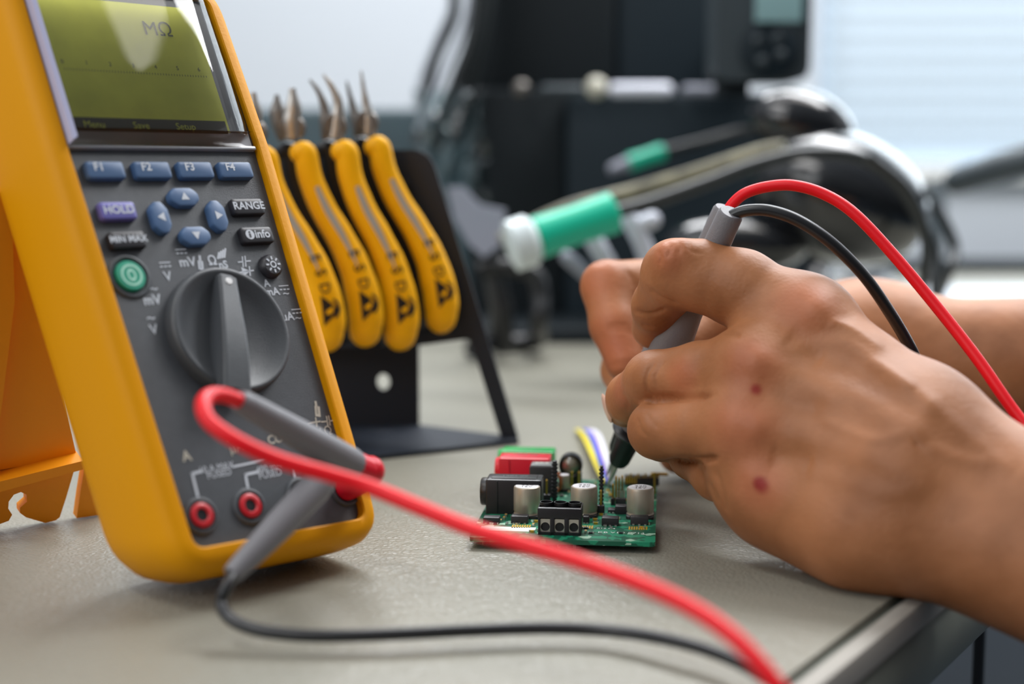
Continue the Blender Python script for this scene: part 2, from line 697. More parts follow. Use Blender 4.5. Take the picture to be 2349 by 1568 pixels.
#@@ROOM
# ================================================================== the room
WY = 2.05
struct('wall_back', MB().add(box(-3.0, 0.435, WY, WY + 0.12, -0.75, 2.2), 'wall')
       .add(box(0.435, 2.6, WY, WY + 0.12, -0.75, 0.135), 'wall')
       .add(box(0.435, 2.6, WY, WY + 0.12, 1.6, 2.2), 'wall')
       .add(box(2.6, 3.4, WY, WY + 0.12, -0.75, 2.2), 'wall'), 'white painted back wall of the workshop', 'wall')
struct('floor', MB().add(box(-3.0, 3.4, -1.6, WY, -0.80, -0.75), 'floor'), 'blue grey workshop floor under the bench', 'floor')
struct('window_1', MB().add(box(0.435, 2.6, WY + 0.06, WY + 0.10, 0.135, 0.17), 'wall').add(box(0.435, 2.6, WY + 0.06, WY + 0.10, 1.56, 1.6), 'wall')
       .add(box(0.435, 0.465, WY + 0.06, WY + 0.10, 0.17, 1.56), 'wall').add(box(2.57, 2.6, WY + 0.06, WY + 0.10, 0.17, 1.56), 'wall')
       .add(box(1.5, 1.54, WY + 0.06, WY + 0.10, 0.17, 1.56), 'wall'), 'white window frame behind the closed blind', 'window')
struct('trim_1', MB().add(box(0.40, 2.65, WY - 0.02, WY + 0.02, 0.118, 0.140, 0.004), 'sill'), 'pale grey window sill below the blind', 'window sill')
bl = thing('window_blind', 'white slatted window blind glowing with daylight', 'blind', (1.5, WY + 0.01, 1.5))
mb = MB()
for i in range(50):
    z = 0.16 + i * 0.0285
    a = math.radians(58)
    dy, dz = 0.0125 * math.cos(a), 0.0125 * math.sin(a) * 1.12
    mb.add(([(0.445, WY + 0.02 - dy, z - dz), (2.59, WY + 0.02 - dy, z - dz), (2.59, WY + 0.0215, z), (0.445, WY + 0.0215, z), (2.59, WY + 0.02 + dy, z + dz), (0.445, WY + 0.02 + dy, z + dz)],
            [(0, 1, 2, 3), (3, 2, 4, 5)]), 'slat')
mb.build('slats', bl)
MB().add(box(0.44, 2.595, WY, WY + 0.035, 1.56, 1.60, 0.004), 'wall').build('head_rail', bl)

# ================================================================== bench with ESD mat
ea, eb = G(1812, 1560), G(2062, 1370)
ed = (eb - ea).normalized()
en = Vector((ed.y, -ed.x, 0))            # outwards, to the right of the edge
e0, e1 = ea - ed * 0.55, ea + ed * 1.98
bench = thing('workbench', 'grey workbench with a pale metal edge strip under the mat', 'table', (e0.x, e0.y, -0.75))


def along(p, q, off0, off1, z0, z1, bev=0.0):
    """a bar along the bench edge"""
    L = (q - p).length
    m = axes(p, ed, -en, (0, 0, 1))
    v, f = box(0, L, -off1, -off0, z0, z1, bev)
    return [m @ Vector(a) for a in v], f


far = 1.93
top_poly = [(-1.3, 0.02), (ea.x + (0.02 - ea.y) * ed.x / ed.y, 0.02), (ea.x + (far - ea.y) * ed.x / ed.y, far), (-1.3, far)]
MB().add(prism(top_poly, -0.0335, -0.0025), 'bench_side').build('tabletop', bench)
MB().add(along(e0, e1, 0.0006, 0.0075, -0.0085, -0.0004, 0.002), 'trim').build('edge_trim', bench, label='pale metal strip along the bench edge')
prof = [(0.0, -0.0085), (0.006, -0.010), (0.009, -0.016), (0.009, -0.027), (0.005, -0.033), (0.0, -0.0335)]
L1 = [tuple(e0 + en * x + Vector((0, 0, z))) for x, z in prof]
L2 = [tuple(e1 + en * x + Vector((0, 0, z))) for x, z in prof]
MB().add(loft([L1, L2]), 'bench_side').build('edge_band', bench)
MB().add(box(0.30, 0.34, 1.60, 1.64, -0.75, -0.0335), 'machine').build('leg', bench)
MB().add(box(-1.2, -1.16, 0.1, 0.14, -0.75, -0.0335), 'machine').build('leg', bench)
MB().add(box(-1.2, -1.16, 1.7, 1.74, -0.75, -0.0335), 'machine').build('leg', bench)
mp = [(-1.3, 0.02), (top_poly[1][0] - 0.0022, 0.02), (top_poly[2][0] - 0.0022, far), (-1.3, far)]
loose('bench_mat', 'grey green grained rubber mat covering the workbench', 'mat', MB().add(prism(mp, -0.0024, 0.0), 'mat'))
lg = P(2248, 1440, 0.62)
loose('chair_post', 'black vertical post beyond the bench edge at lower right', 'post', MB().add(tube([(lg.x, lg.y, -0.749), (lg.x, lg.y, -0.05)], 0.0026, 12), 'black'))
#@@METER
# ================================================================== multimeter
TH, PH = math.radians(46.608), math.radians(26.259)
me_e = Vector((math.cos(TH), math.sin(TH), 0))
me_w = Vector((-math.sin(PH) * math.sin(TH), math.sin(PH) * math.cos(TH), math.cos(PH)))
me_n = me_e.cross(me_w)
me_o = Vector((-0.07392, 0.443855, CAMH - 0.115208))
MM = axes(me_o, me_e, me_w, me_n)
meter = thing('multimeter', 'yellow handheld multimeter with a charcoal face, leaning back on its stand', 'multimeter', me_o, MM.to_3x3())


def F(u, v, d=0.0):
    """photo pixel on the meter face raised by d -> local (a, c)"""
    q = me_o + me_n * d
    r_ = ray(u, v)
    t = (q - CAM).dot(me_n) / r_.dot(me_n)
    p = CAM + r_ * t - q
    return (p.dot(me_e), p.dot(me_w))


TOPC = 0.196
bl_, br_ = F(438, 1263), F(828, 1191)
tr_, tl_ = F(583, 342), F(148, 346)
sl = (F(45, 0)[0] - tl_[0]) / (F(45, 0)[1] - tl_[1])
sr = (F(465, 0)[0] - tr_[0]) / (F(465, 0)[1] - tr_[1])
pan = [bl_, br_, tr_, (tr_[0] + sr * (TOPC - tr_[1]), TOPC), (tl_[0] + sl * (TOPC - tl_[1]), TOPC), tl_]
RR = [0.004, 0.005, 0.05, 0.004, 0.004, 0.05]


def ring(off, d, rr, bot=None):
    o_ = [off if bot is None else bot, off, off, off, off, off]
    q = offset_poly(pan, o_)
    return [(x, y, d) for x, y in fillet(q, rr, 8)]


def R6(a, b=None):
    return [a, a * 0.9, 0.1, a, a, 0.1]


hol = MB(MM)
loops = [ring(-0.010, -0.0415, R6(0.010), -0.012), ring(-0.001, -0.0415, R6(0.014), -0.006), ring(0.003, -0.040, R6(0.016), -0.0035), ring(0.0055, -0.036, R6(0.018), -0.001),
         ring(0.0072, -0.030, R6(0.019), 0.0030), ring(0.0078, -0.020, R6(0.019), 0.0065), ring(0.0078, -0.010, R6(0.0175), 0.0078), ring(0.0074, -0.003, R6(0.015), 0.0078),
         ring(0.0060, 0.0008, R6(0.013), 0.0064), ring(0.0045, 0.0022, R6(0.010), 0.0048), ring(0.0025, 0.0029, R6(0.008), 0.0028), ring(0.0006, 0.0030, R6(0.005)),
         ring(0.0001, 0.0026, R6(0.0045)), ring(0.0, -0.002, R6(0.0045))]
hol.add(loft(loops, True, True), 'yellow')
holster = hol.build('holster', meter, angle=40)

fp = MB(MM)
q = offset_poly(pan, -0.0001)
face_poly = [q[0], q[1], q[2], q[5]]
fp.add(prism(fillet(face_poly, [0.004, 0.005, 0.0005, 0.0005], 6), -0.0018, 0.0, 0.0), 'panel')
PR = 0.00015


def put(mb, s, u, v, size, m='print', d=PR, rot=0.0, bold=0.0, sx=1.0):
    a, c = F(u, v, d)
    xf = MM @ Matrix.Translation((a, c, d)) @ Matrix.Rotation(rot, 4, 'Z') @ Matrix.Diagonal((sx, 1, 1, 1))
    mb.add(text(s, size, bold), m, xf)


def strip(mb, pts, w=0.0005, m='print', d=PR):
    for i in range(len(pts) - 1):
        a, b = Vector(F(*pts[i], d)), Vector(F(*pts[i + 1], d))
        t = (b - a).normalized()
        nn = Vector((-t.y, t.x)) * w / 2
        a, b = a - t * w / 2, b + t * w / 2
        mb.add(([(*(a - nn), d), (*(b - nn), d), (*(b + nn), d), (*(a + nn), d)], [(0, 1, 2, 3)]), m)


def bars(mb, u, v, n=2, dash=True, m='print', wd=0.0042):
    """the DC sign: a line over dashes"""
    a, c = F(u, v, PR)
    mb.add(([(a - wd / 2, c + 0.0006, PR), (a + wd / 2, c + 0.0006, PR), (a + wd / 2, c + 0.001, PR), (a - wd / 2, c + 0.001, PR)], [(0, 1, 2, 3)]), m)
    for k in range(3):
        x = a - wd / 2 + k * wd / 2.7
        mb.add(([(x, c - 0.0008, PR), (x + wd * 0.25, c - 0.0008, PR), (x + wd * 0.25, c - 0.0003, PR), (x, c - 0.0003, PR)], [(0, 1, 2, 3)]), m)


TS = 0.0047
put(fp, 'V', 385, 634, TS, bold=0.00006)
bars(fp, 379, 607)
put(fp, 'mV', 430, 601, TS, bold=0.00012)
bars(fp, 416, 577)
strip(fp, [(458, 588), (461, 612)], 0.0009)
strip(fp, [(460, 604), (461, 612)], 0.002)
put(fp, '\u03a9', 487, 598, TS, bold=0.00012)
put(fp, 'nS', 512, 607, TS * 0.8, bold=0.00012)
for k in range(4):
    strip(fp, [(500 + k * 5, 592 - k * 1), (502 + k * 5, 580 - k * 3)], 0.0007)
# capacitor sign and diode sign
strip(fp, [(547, 601), (557, 600)]); strip(fp, [(563, 599), (574, 598)]); strip(fp, [(556, 589), (558, 611)]); strip(fp, [(562, 588), (564, 610)])
strip(fp, [(551, 624), (581, 620)])
a, c = F(566, 622, PR)
fp.add(([(a - 0.0018, c - 0.0017, PR), (a + 0.0014, c, PR), (a - 0.0018, c + 0.0017, PR)], [(0, 1, 2)]), 'print')
strip(fp, [(572, 612), (574, 631)])
put(fp, 'A', 612, 650, TS * 0.8, bold=0.0001)
put(fp, 'mA', 625, 669, TS * 0.85, bold=0.0001)
bars(fp, 652, 660); put(fp, '~', 656, 672, TS)
put(fp, '\u00b5A', 660, 726, TS * 0.9, bold=0.0001)
bars(fp, 681, 714); put(fp, '~', 684, 728, TS)
put(fp, 'mV', 349, 688, TS, bold=0.00012); put(fp, '~', 352, 661, TS * 1.2)
put(fp, 'V', 353, 756, TS, bold=0.00006); put(fp, '~', 346, 728, TS * 1.2)
# input block
put(fp, 'A', 428, 1046, TS, 'print_tan', bold=0.00012)
put(fp, 'mA', 533, 1006, TS * 0.85, 'print_tan'); put(fp, '\u00b5A', 541, 1029, TS * 0.9, 'print_tan')
put(fp, 'COM', 640, 1006, TS * 0.85, 'print_tan', bold=0.0001)
put(fp, 'V', 733, 990, TS * 0.8, 'print_tan'); put(fp, '\u03a9', 753, 988, TS * 0.9, 'print_tan')
strip(fp, [(724, 922), (728, 946)], 0.0009, 'print_tan'); strip(fp, [(728, 938), (729, 948)], 0.0022, 'print_tan')
strip(fp, [(708, 970), (734, 966)], 0.0005, 'print_tan'); strip(fp, [(724, 958), (727, 976)], 0.0005, 'print_tan')
strip(fp, [(738, 967), (750, 966)], 0.0005, 'print_tan'); strip(fp, [(756, 965), (765, 964)], 0.0005, 'print_tan')
strip(fp, [(749, 955), (752, 975)], 0.0005, 'print_tan'); strip(fp, [(754, 954), (757, 974)], 0.0005, 'print_tan')
strip(fp, [(455, 1142), (441, 1086), (462, 1080)], 0.0009)
put(fp, '10 A MAX', 497, 1072, 0.0030); put(fp, 'FUSED', 503, 1086, 0.0032)
strip(fp, [(534, 1070), (640, 1048)], 0.0007)
strip(fp, [(569, 1119), (563, 1088), (590, 1082)], 0.0009)
put(fp, '400 mA', 616, 1073, 0.0030); put(fp, 'FUSED', 620, 1087, 0.0032)
strip(fp, [(645, 1068), (667, 1062), (677, 1096)], 0.0009)
fp.build('face_panel', meter)

# display: recessed olive screen under a raised clear lens
scr_y0 = 0.0012
s_bl, s_br = F(141, 300, scr_y0), F(532, 304, scr_y0)
ds = MB(MM)


def quad(mb, p, d, m):
    mb.add(([(*x, d) for x in p], [(0, 1, 2, 3)]), m)


yb = F(143, 301, scr_y0)[1]
xl, xr = -0.0335, 0.0285
ds.add(box(pan[5][0] + 0.0005, pan[2][0] - 0.0005, pan[5][1] + 0.001, TOPC - 0.0005, -0.002, 0.0008), 'lens_dark')
ds.add(box(xl, xr, yb, TOPC - 0.004, 0.0008, 0.0012), 'lcd')
yband = F(300, 272, 0.0012)[1]
quad(ds, [(xl + .001, yb + .0003), (xr - .001, yb + .0003), (xr - .001, yband), (xl + .001, yband)], 0.0013, 'lcd_dark')
for i, s in enumerate(('Menu', 'Save', 'Setup')):
    x = xl + 0.009 + i * 0.0175
    ds.add(text(s, 0.0035), 'lcd', MM @ Matrix.Translation((x, (yb + yband) / 2, 0.0014)))
a, c = F(362, 68, 0.0014)
ds.add(text('M\u03a9', 0.0078), 'lcd_ink', MM @ Matrix.Translation((a, c, 0.0014)))
a0 = F(95, 138, 0.0014)[1]
for k in range(7):
    x = xl + 0.004 + k * 0.0088
    ds.add(text(str(k), 0.0022), 'lcd_ink', MM @ Matrix.Translation((x, a0, 0.0014)))
    for j in range(8):
        xx = x + j * 0.0011
        if xx < xr - .002:
            ds.add(([(xx, a0 - 0.0030, 0.00135), (xx + 0.0002, a0 - 0.0030, 0.00135), (xx + 0.0002, a0 - 0.0023, 0.00135), (xx, a0 - 0.0023, 0.00135)], [(0, 1, 2, 3)]), 'lcd_ink')
ds.build('display', meter, label='olive green liquid crystal display')
# lens: left edge wall coloured pale as if catching light, bottom lip, clear front
x0, x1 = pan[5][0] + 0.0004, pan[2][0] - 0.0006
y0_, y1_ = (pan[5][1] + pan[2][1]) / 2 + 0.0002, TOPC - 0.0005
lf = MB(MM)
sl2 = pan[4][0] - pan[5][0]
lf.add(([(x0, y0_, 0.0), (x0 + sl2, y1_, 0.0), (x0 + sl2, y1_, 0.0062), (x0, y0_, 0.0062),
         (x0 + 0.0022, y0_ + .001, 0.0), (x0 + 0.0022 + sl2, y1_, 0.0), (x0 + 0.0016 + sl2, y1_, 0.0066), (x0 + 0.0016, y0_ + .001, 0.0066)],
        [(0, 1, 2, 3), (4, 7, 6, 5), (3, 2, 6, 7), (0, 3, 7, 4)]), 'lens_edge_lit')
lf.build('lens_edge', meter, label='edge of the display window, the light it catches coloured pale lavender')
lp = MB(MM)
lp.add(([(x0, y0_ - 0.0002, 0.0), (x1, y0_ - 0.0002, 0.0), (x1, y0_, 0.0018), (x0, y0_, 0.0018), (x0 + .001, y0_ + 0.0045, 0.0058), (x1 - .002, y0_ + 0.0045, 0.0058), (x0 + .001, y0_ + 0.0065, 0.0008), (x1 - .001, y0_ + 0.0065, 0.0008)],
        [(0, 1, 2, 3), (3, 2, 5, 4), (4, 5, 7, 6)]), 'lens')
lp.add(box(x0, x1, y0_ - 0.0006, y0_ + 0.0008, 0.0, 0.0020, 0.0003), 'lens_lip')
lp.add(box(x0 + .001, x1 - 0.001, y0_ + 0.0008, y0_ + 0.0062, 0.0009, 0.00125), 'lens_lip')
# arched clear window: flat over the screen and rolling down towards the right edge
sec = [(x0 + 0.0016, 0.0064), (x0 + 0.02, 0.0070), (x1 - 0.024, 0.0070), (x1 - 0.014, 0.0066), (x1 - 0.008, 0.0056), (x1 - 0.004, 0.0040), (x1 - 0.0012, 0.0020), (x1, 0.0004)]
ys = [(y0_ + 0.0045, -0.0008), (y0_ + 0.010, 0.0), (y1_ * 0.5 + y0_ * 0.5, 0.0003), (y1_, 0.0)]
vv = [(x + sl2 * (y - y0_) / (y1_ - y0_) * 0.9, y, max(0.0003, z + dz)) for y, dz in ys for x, z in sec]
ff = [(j * 8 + i, j * 8 + i + 1, (j + 1) * 8 + i + 1, (j + 1) * 8 + i) for j in range(3) for i in range(7)]
lp.add((vv, ff), 'lens')
lp.build('display_lens', meter, label='clear raised display window')


# push buttons
def button(name, u, v, wmm, hmm, m, glyph=None, size=0.003, gm='print', hgt=0.0026, r=0.0012, label=None, poly=None, rot=0.0, shift=(0, 0)):
    a, c = F(u, v, hgt)
    a += shift[0]; c += shift[1]
    xf = MM @ Matrix.Translation((a, c, 0)) @ Matrix.Rotation(rot, 4, 'Z')
    b = MB()
    if poly is None:
        poly = [(-wmm / 2, -hmm / 2), (wmm / 2, -hmm / 2), (wmm / 2, hmm / 2), (-wmm / 2, hmm / 2)]
    b.add(prism(poly, -0.001, hgt, 0.0009, r, 5), m, xf)
    if glyph:
        for g in (glyph if isinstance(glyph, list) else [glyph]):
            b.add(g if isinstance(g, tuple) else text(g, size, 0.00008), gm, MM @ Matrix.Translation((a, c, hgt + 0.0001)))
    return b.build(name, meter, label=label)


for s, u in (('F1', 244), ('F2', 352), ('F3', 451), ('F4', 543)):
    button('button', u, 388, 0.0138, 0.0062, 'blue_btn', (lambda t: ([(p[0] - 0.0025, p[1] + 0.0008, 0) for p in t[0]], t[1]))(text(s, 0.0040, 0.0001)), gm='print', label='blue %s key' % s)
button('button', 273, 481, 0.0128, 0.0062, 'violet_btn', 'HOLD', 0.0040, label='violet HOLD key')
button('button', 295, 548, 0.0130, 0.0058, 'black_btn', 'MIN MAX', 0.0032, label='black MIN MAX key')
button('button', 571, 472, 0.0132, 0.0060, 'black_btn', 'RANGE', 0.0040, label='black RANGE key')
ti = text('info', 0.0042, 0.0001)
ic = [(0.0018 * math.cos(t * PI / 10) - 0.0034, 0.0018 * math.sin(t * PI / 10), 0) for t in range(20)]
ob = button('button', 592, 537, 0.0132, 0.0060, 'black_btn', [([(p[0] + 0.0018, p[1], 0) for p in ti[0]], ti[1]), (ic, [tuple(range(20))])], label='black info key')
a, c = F(592, 537, 0.0027)
MB(MM).add(box(a - 0.0037, a - 0.0031, c - 0.0010, c + 0.0004, 0.0027, 0.00285), 'black_btn').add(box(a - 0.0037, a - 0.0031, c + 0.0007, c + 0.0012, 0.0027, 0.00285), 'black_btn').build('info_mark', ob)
tri = lambda d: ([{'u': (-0.0016, -0.0012, 0), 'd': (-0.0016, 0.0012, 0), 'l': (0.0012, -0.0016, 0), 'r': (-0.0012, -0.0016, 0)}[d],
                  {'u': (0.0016, -0.0012, 0), 'd': (0.0016, 0.0012, 0), 'l': (0.0012, 0.0016, 0), 'r': (-0.0012, 0.0016, 0)}[d],
                  {'u': (0, 0.0016, 0), 'd': (0, -0.0016, 0), 'l': (-0.0016, 0, 0), 'r': (0.0016, 0, 0)}[d]], [(0, 1, 2)])
ov = [(-0.0058, -0.0014), (-0.0030, -0.0034), (0.0030, -0.0034), (0.0058, -0.0014), (0.0058, 0.0012), (0.0034, 0.0034), (-0.0034, 0.0034), (-0.0058, 0.0012)]
ovr = [(-y, x) for x, y in ov]
button('button', 424, 450, 0, 0, 'blue_btn', tri('u'), poly=ov, r=0.0022, label='blue up arrow key')
button('button', 451, 539, 0, 0, 'blue_btn', tri('d'), poly=ov, r=0.0022, label='blue down arrow key')
button('button', 371, 497, 0, 0, 'blue_btn', tri('l'), poly=ovr, r=0.0022, label='blue left arrow key')
button('button', 502, 493, 0, 0, 'blue_btn', tri('r'), poly=ovr, r=0.0022, label='blue right arrow key')
# round keys
a, c = F(300, 632, 0.001)
rk = MM @ Matrix.Translation((a, c, 0))
b = MB(rk)
b.add(lathe([(0.0001, 0.0016), (0.0048, 0.0015), (0.0052, 0.0010), (0.0054, -0.001)], 28), 'green_btn')
th_ = [(r_ * math.cos(t * PI / 14), r_ * math.sin(t * PI / 14), 0.0017) for r_ in (0.0037, 0.0030) for t in range(28)]
b.add((th_, [(i, (i + 1) % 28, 28 + (i + 1) % 28, 28 + i) for i in range(28)]), 'green_light')
th_ = [(r_ * math.cos(t * PI / 14), 1.4 * r_ * math.sin(t * PI / 14), 0.0017) for r_ in (0.0015, 0.0009) for t in range(28)]
b.add((th_, [(i, (i + 1) % 28, 28 + (i + 1) % 28, 28 + i) for i in range(28)]), 'green_light')
b.build('button', meter, label='round green power key')
MB(rk).add(lathe([(0.0056, 0.0001), (0.0066, 0.0009), (0.0072, 0.0008), (0.0078, 0.0001)], 32), 'panel').build('button_collar', meter)
a, c = F(624, 608, 0.002)
rk = MM @ Matrix.Translation((a, c, 0))
b = MB(rk)
b.add(lathe([(0.0001, 0.0028), (0.0034, 0.0026), (0.0042, 0.0016), (0.0045, -0.001)], 28), 'black_btn')
th_ = [(r_ * math.cos(t * PI / 10), r_ * math.sin(t * PI / 10), 0.0029) for r_ in (0.0013, 0.0008) for t in range(20)]
b.add((th_, [(i, (i + 1) % 20, 20 + (i + 1) % 20, 20 + i) for i in range(20)]), 'print')
for k in range(8):
    t = k * PI / 4
    x, y = math.cos(t), math.sin(t)
    b.add(([(x * .0018 - y * .0003, y * .0018 + x * .0003, .0029), (x * .0018 + y * .0003, y * .0018 - x * .0003, .0029), (x * .003 + y * .0003, y * .003 - x * .0003, .0029), (x * .003 - y * .0003, y * .003 + x * .0003, .0029)], [(0, 1, 2, 3)]), 'print')
b.build('button', meter, label='round black backlight key')

# rotary switch: dished disc with a raised pointer bar
ka, kc = F(519, 764)
kr = 0.0222
kx = MM @ Matrix.Translation((ka, kc, 0))
MB(kx).add(lathe([(0.0001, 0.0006), (0.006, 0.0008), (0.012, 0.0014), (0.017, 0.0026), (0.0200, 0.0044), (0.0210, 0.0048), (0.0219, 0.0042), (0.0223, 0.0026), (0.0224, 0.0)], 64), 'knob').build('rotary_switch', meter, angle=60)
kb = MB()
pt_a, pt_b = Vector(F(523, 627, 0.0066)), Vector(F(549, 893, 0.0098))
pc_ = (pt_a + pt_b) / 2
pd_ = pt_a - pt_b
ang = math.atan2(-pd_.x, pd_.y)
kbx = MM @ Matrix.Translation((pc_.x, pc_.y, 0)) @ Matrix.Rotation(ang, 4, 'Z')
L_ = []
hl = pd_.length / 2
for y, hw, top in ((-hl, 0.0044, 0.0086), (-hl + 0.0006, 0.0050, 0.0096), (-hl * 0.5, 0.0048, 0.0100), (0.0, 0.0044, 0.0094), (hl * 0.5, 0.0038, 0.0080), (hl - 0.0012, 0.0034, 0.0068), (hl, 0.0026, 0.0058)):
    L_.append([(-hw, y, -0.0002), (hw, y, -0.0002), (hw, y, top - 0.0009), (hw - 0.0003, y, top - 0.0003), (hw - 0.0009, y, top), (-hw + 0.0009, y, top), (-hw + 0.0003, y, top - 0.0003), (-hw, y, top - 0.0009)])
kb.add(loft(L_), 'knob', kbx)
kb.add(lathe([(0.0001, 0.0002), (0.0011, 0.0002), (0.0014, -0.0004)], 20), 'white_dot', kbx @ Matrix.Translation((0, hl - 0.0030, 0.0072)))
kb.build('pointer_bar', meter, angle=25)

# input jacks
def jack(u, v, mcol, nm):
    a, c = F(u, v)
    x = MM @ Matrix.Translation((a, c, 0))
    j = MB(x).add(lathe([(0.0046, 0.0006), (0.0050, 0.0012), (0.0058, 0.0010), (0.0062, 0.0001)], 32), 'panel').add(lathe([(0.0050, 0.0008), (0.0049, 0.0002), (0.0001, 0.0002)], 32), 'black').build('input_jack', meter, label=nm)
    MB(x).add(lathe([(0.0034, 0.0003), (0.0040, 0.0006), (0.0040, 0.0012), (0.0036, 0.0015), (0.0024, 0.0015), (0.0020, 0.0011), (0.0020, 0.0004)], 32), mcol).add(lathe([(0.0001, 0.0005), (0.0021, 0.00052)], 16), 'black').build('jack_ring', j, label='red jack ring' if mcol == 'red_ring' else None)
    return a, c


jack(460, 1183, 'red_ring', 'leftmost input jack')
jack(571, 1161, 'red_ring', 'second input jack')
ca, cc = jack(690, 1135, 'black', 'common input jack')
va, vc = jack(790, 1122, 'red_ring', 'rightmost input jack')

# tilt stand behind: orange plate with hook cut-outs, leaning against the meter's back
sa, sb = G(0, 1218), G(206, 1187)
s_x = (sb - sa).normalized()
s_in = Vector((s_x.y, -s_x.x, 0))
s_up = (Vector((0, 0, 1)) * math.cos(0.30) + s_in * math.sin(0.30)).normalized()
s_n = s_x.cross(s_up)
SX = axes(sa, s_x, s_up, s_n)
SXI = SX.inverted()


def Sp(u, v, off=0.0):
    q = sa + s_n * off
    r_ = ray(u, v)
    p = SXI @ (CAM + r_ * ((q - CAM).dot(s_n) / r_.dot(s_n)))
    return (p.x, max(0.0006, p.y))


def splate(mb, poly, z0, z1):
    pts = [Sp(u, v, z1) for u, v in poly]
    if sum(pts[i - 1][0] * pts[i][1] - pts[i][0] * pts[i - 1][1] for i in range(len(pts))) < 0:
        pts.reverse()
    mb.add(loft([[(x, y, z0) for x, y in pts], [(x, y, z1) for x, y in pts]]), 'orange')


st = MB(SX)
splate(st, [(-260, 440), (20, 440), (60, 560), (98, 700), (176, 1046), (-260, 1124)], -0.004, 0.0)
splate(st, [(-260, 440), (26, 440), (34, 690), (2, 950), (-20, 1090), (-260, 1130)], 0.0, 0.0035)
splate(st, [(-260, 1130), (0, 1104), (192, 1056), (192, 1076), (0, 1128), (-260, 1160)], -0.004, 0.007)
hk = [(-200, 1150), (0, 1122), (172, 1072), (152, 1140), (137, 1186), (128, 1193), (104, 1199), (60, 1186), (46, 1176), (46, 1164),
      (62, 1150), (61, 1134), (48, 1128), (32, 1134), (20, 1150), (19, 1166), (28, 1180), (20, 1194), (-40, 1216), (-200, 1240)]
splate(st, hk, -0.004, 0.0)
splate(st, [(196, 1060), (240, 1060), (240, 1180), (200, 1187), (176, 1188), (184, 1130)], -0.004, 0.0)
st.build('tilt_stand', meter, label='orange tilt stand with hook shaped feet')
#@@LEADS
# ================================================================== test leads and probes
def MMp(a, c, d):
    return MM @ Vector((a, c, d))


# red lead: plug, cable to the bottom of the picture
red_lead = thing('red_test_lead', 'thick red test lead looping from the meter across the foreground', 'cable', MMp(va, vc, 0.0))
vp = MMp(va, vc, 0.0)
hd = P(842, 1080, 0.452)
t0, t1 = P(812, 1068, 0.449), P(547, 917, 0.408)
pb = MB().add(tube(catmull([MMp(va, vc, 0.0004), MMp(va, vc, 0.010) , hd * 0.75 + MMp(va, vc, 0.018) * 0.25, hd], 6), interp([0.0042, 0.0044, 0.0050, 0.0046], 6), 16, round_ends=True), 'plug_red')
pb.add(tube([t0 + (hd - t0) * 0.9, t0], [0.0046, 0.0049], 16, round_ends=True), 'plug_red')
plug = pb.build('plug', red_lead, label='red right angle plug')
ax = [t0 + (t1 - t0) * k for k in (0, 0.05, 0.35, 0.7, 0.95, 1.0)]
MB().add(tube(ax, [0.0049, 0.0053, 0.0050, 0.0042, 0.0036, 0.0030], 16), 'lead_grey').build('sleeve', plug, label='grey strain relief sleeve')
rp = [t1 + (t0 - t1) * 0.04, P(515, 907, 0.402), P(480, 908, 0.396), P(466, 930, 0.390), P(482, 968, 0.386), P(545, 1012, 0.384), P(640, 1055, 0.386), P(760, 1090, 0.388), P(850, 1118, 0.388), P(960, 1163, 0.382), P(1075, 1210, 0.374),
      P(1200, 1248, 0.364), P(1330, 1288, 0.354), P(1460, 1335, 0.344), P(1580, 1390, 0.335), P(1670, 1450, 0.328), P(1740, 1520, 0.323), P(1800, 1600, 0.320), P(1850, 1700, 0.318), Vector((0.074, 0.285, -0.03)), Vector((0.078, 0.275, -0.25))]
MB().add(tube(catmull(rp, 8), 0.0022, 14), 'lead_red').build('cable', red_lead)

# black lead
black_lead = thing('black_test_lead', 'thin black test lead curling along the bench mat in front of the meter', 'cable', MMp(ca, cc, 0.0))
b0, b1 = P(742, 1098, 0.432), P(532, 1318, 0.408)
pb = MB().add(tube(catmull([MMp(ca, cc, 0.0004), MMp(ca, cc, 0.009), P(728, 1100, 0.440)], 6), interp([0.0042, 0.0046, 0.0048], 6), 16, round_ends=True), 'black')
plug = pb.build('plug', black_lead, label='black right angle plug')
dd = b1 - b0
MB().add(tube([b0 - dd * 0.06, b0 - dd * 0.02, b0 + dd * 0.1, b0 + dd * 0.5, b0 + dd * 0.9, b1], [0.0030, 0.0042, 0.0050, 0.0046, 0.0034, 0.0030], 16), 'lead_grey').build('sleeve', plug, label='grey strain relief sleeve')
bp_ = [b1 - dd * 0.04, P(519, 1345, 0.403), P(508, 1385, 0.402), G(528, 1418, 0.0085), G(575, 1440, 0.0065), G(640, 1452, 0.0055), G(740, 1458, 0.005), G(900, 1454, 0.005), G(1080, 1445, 0.005), G(1250, 1440, 0.005), G(1400, 1446, 0.005), G(1540, 1468, 0.006), G(1650, 1500, 0.006), G(1740, 1545, 0.006), G(1800, 1600, 0.005), Vector((0.052, 0.315, 0.004)), Vector((0.035, 0.27, 0.004)), Vector((0.0, 0.20, 0.004)), Vector((-0.05, 0.10, 0.004))]
MB().add(tube(catmull(bp_, 8), 0.00185, 14), 'lead_black').build('cable', black_lead)


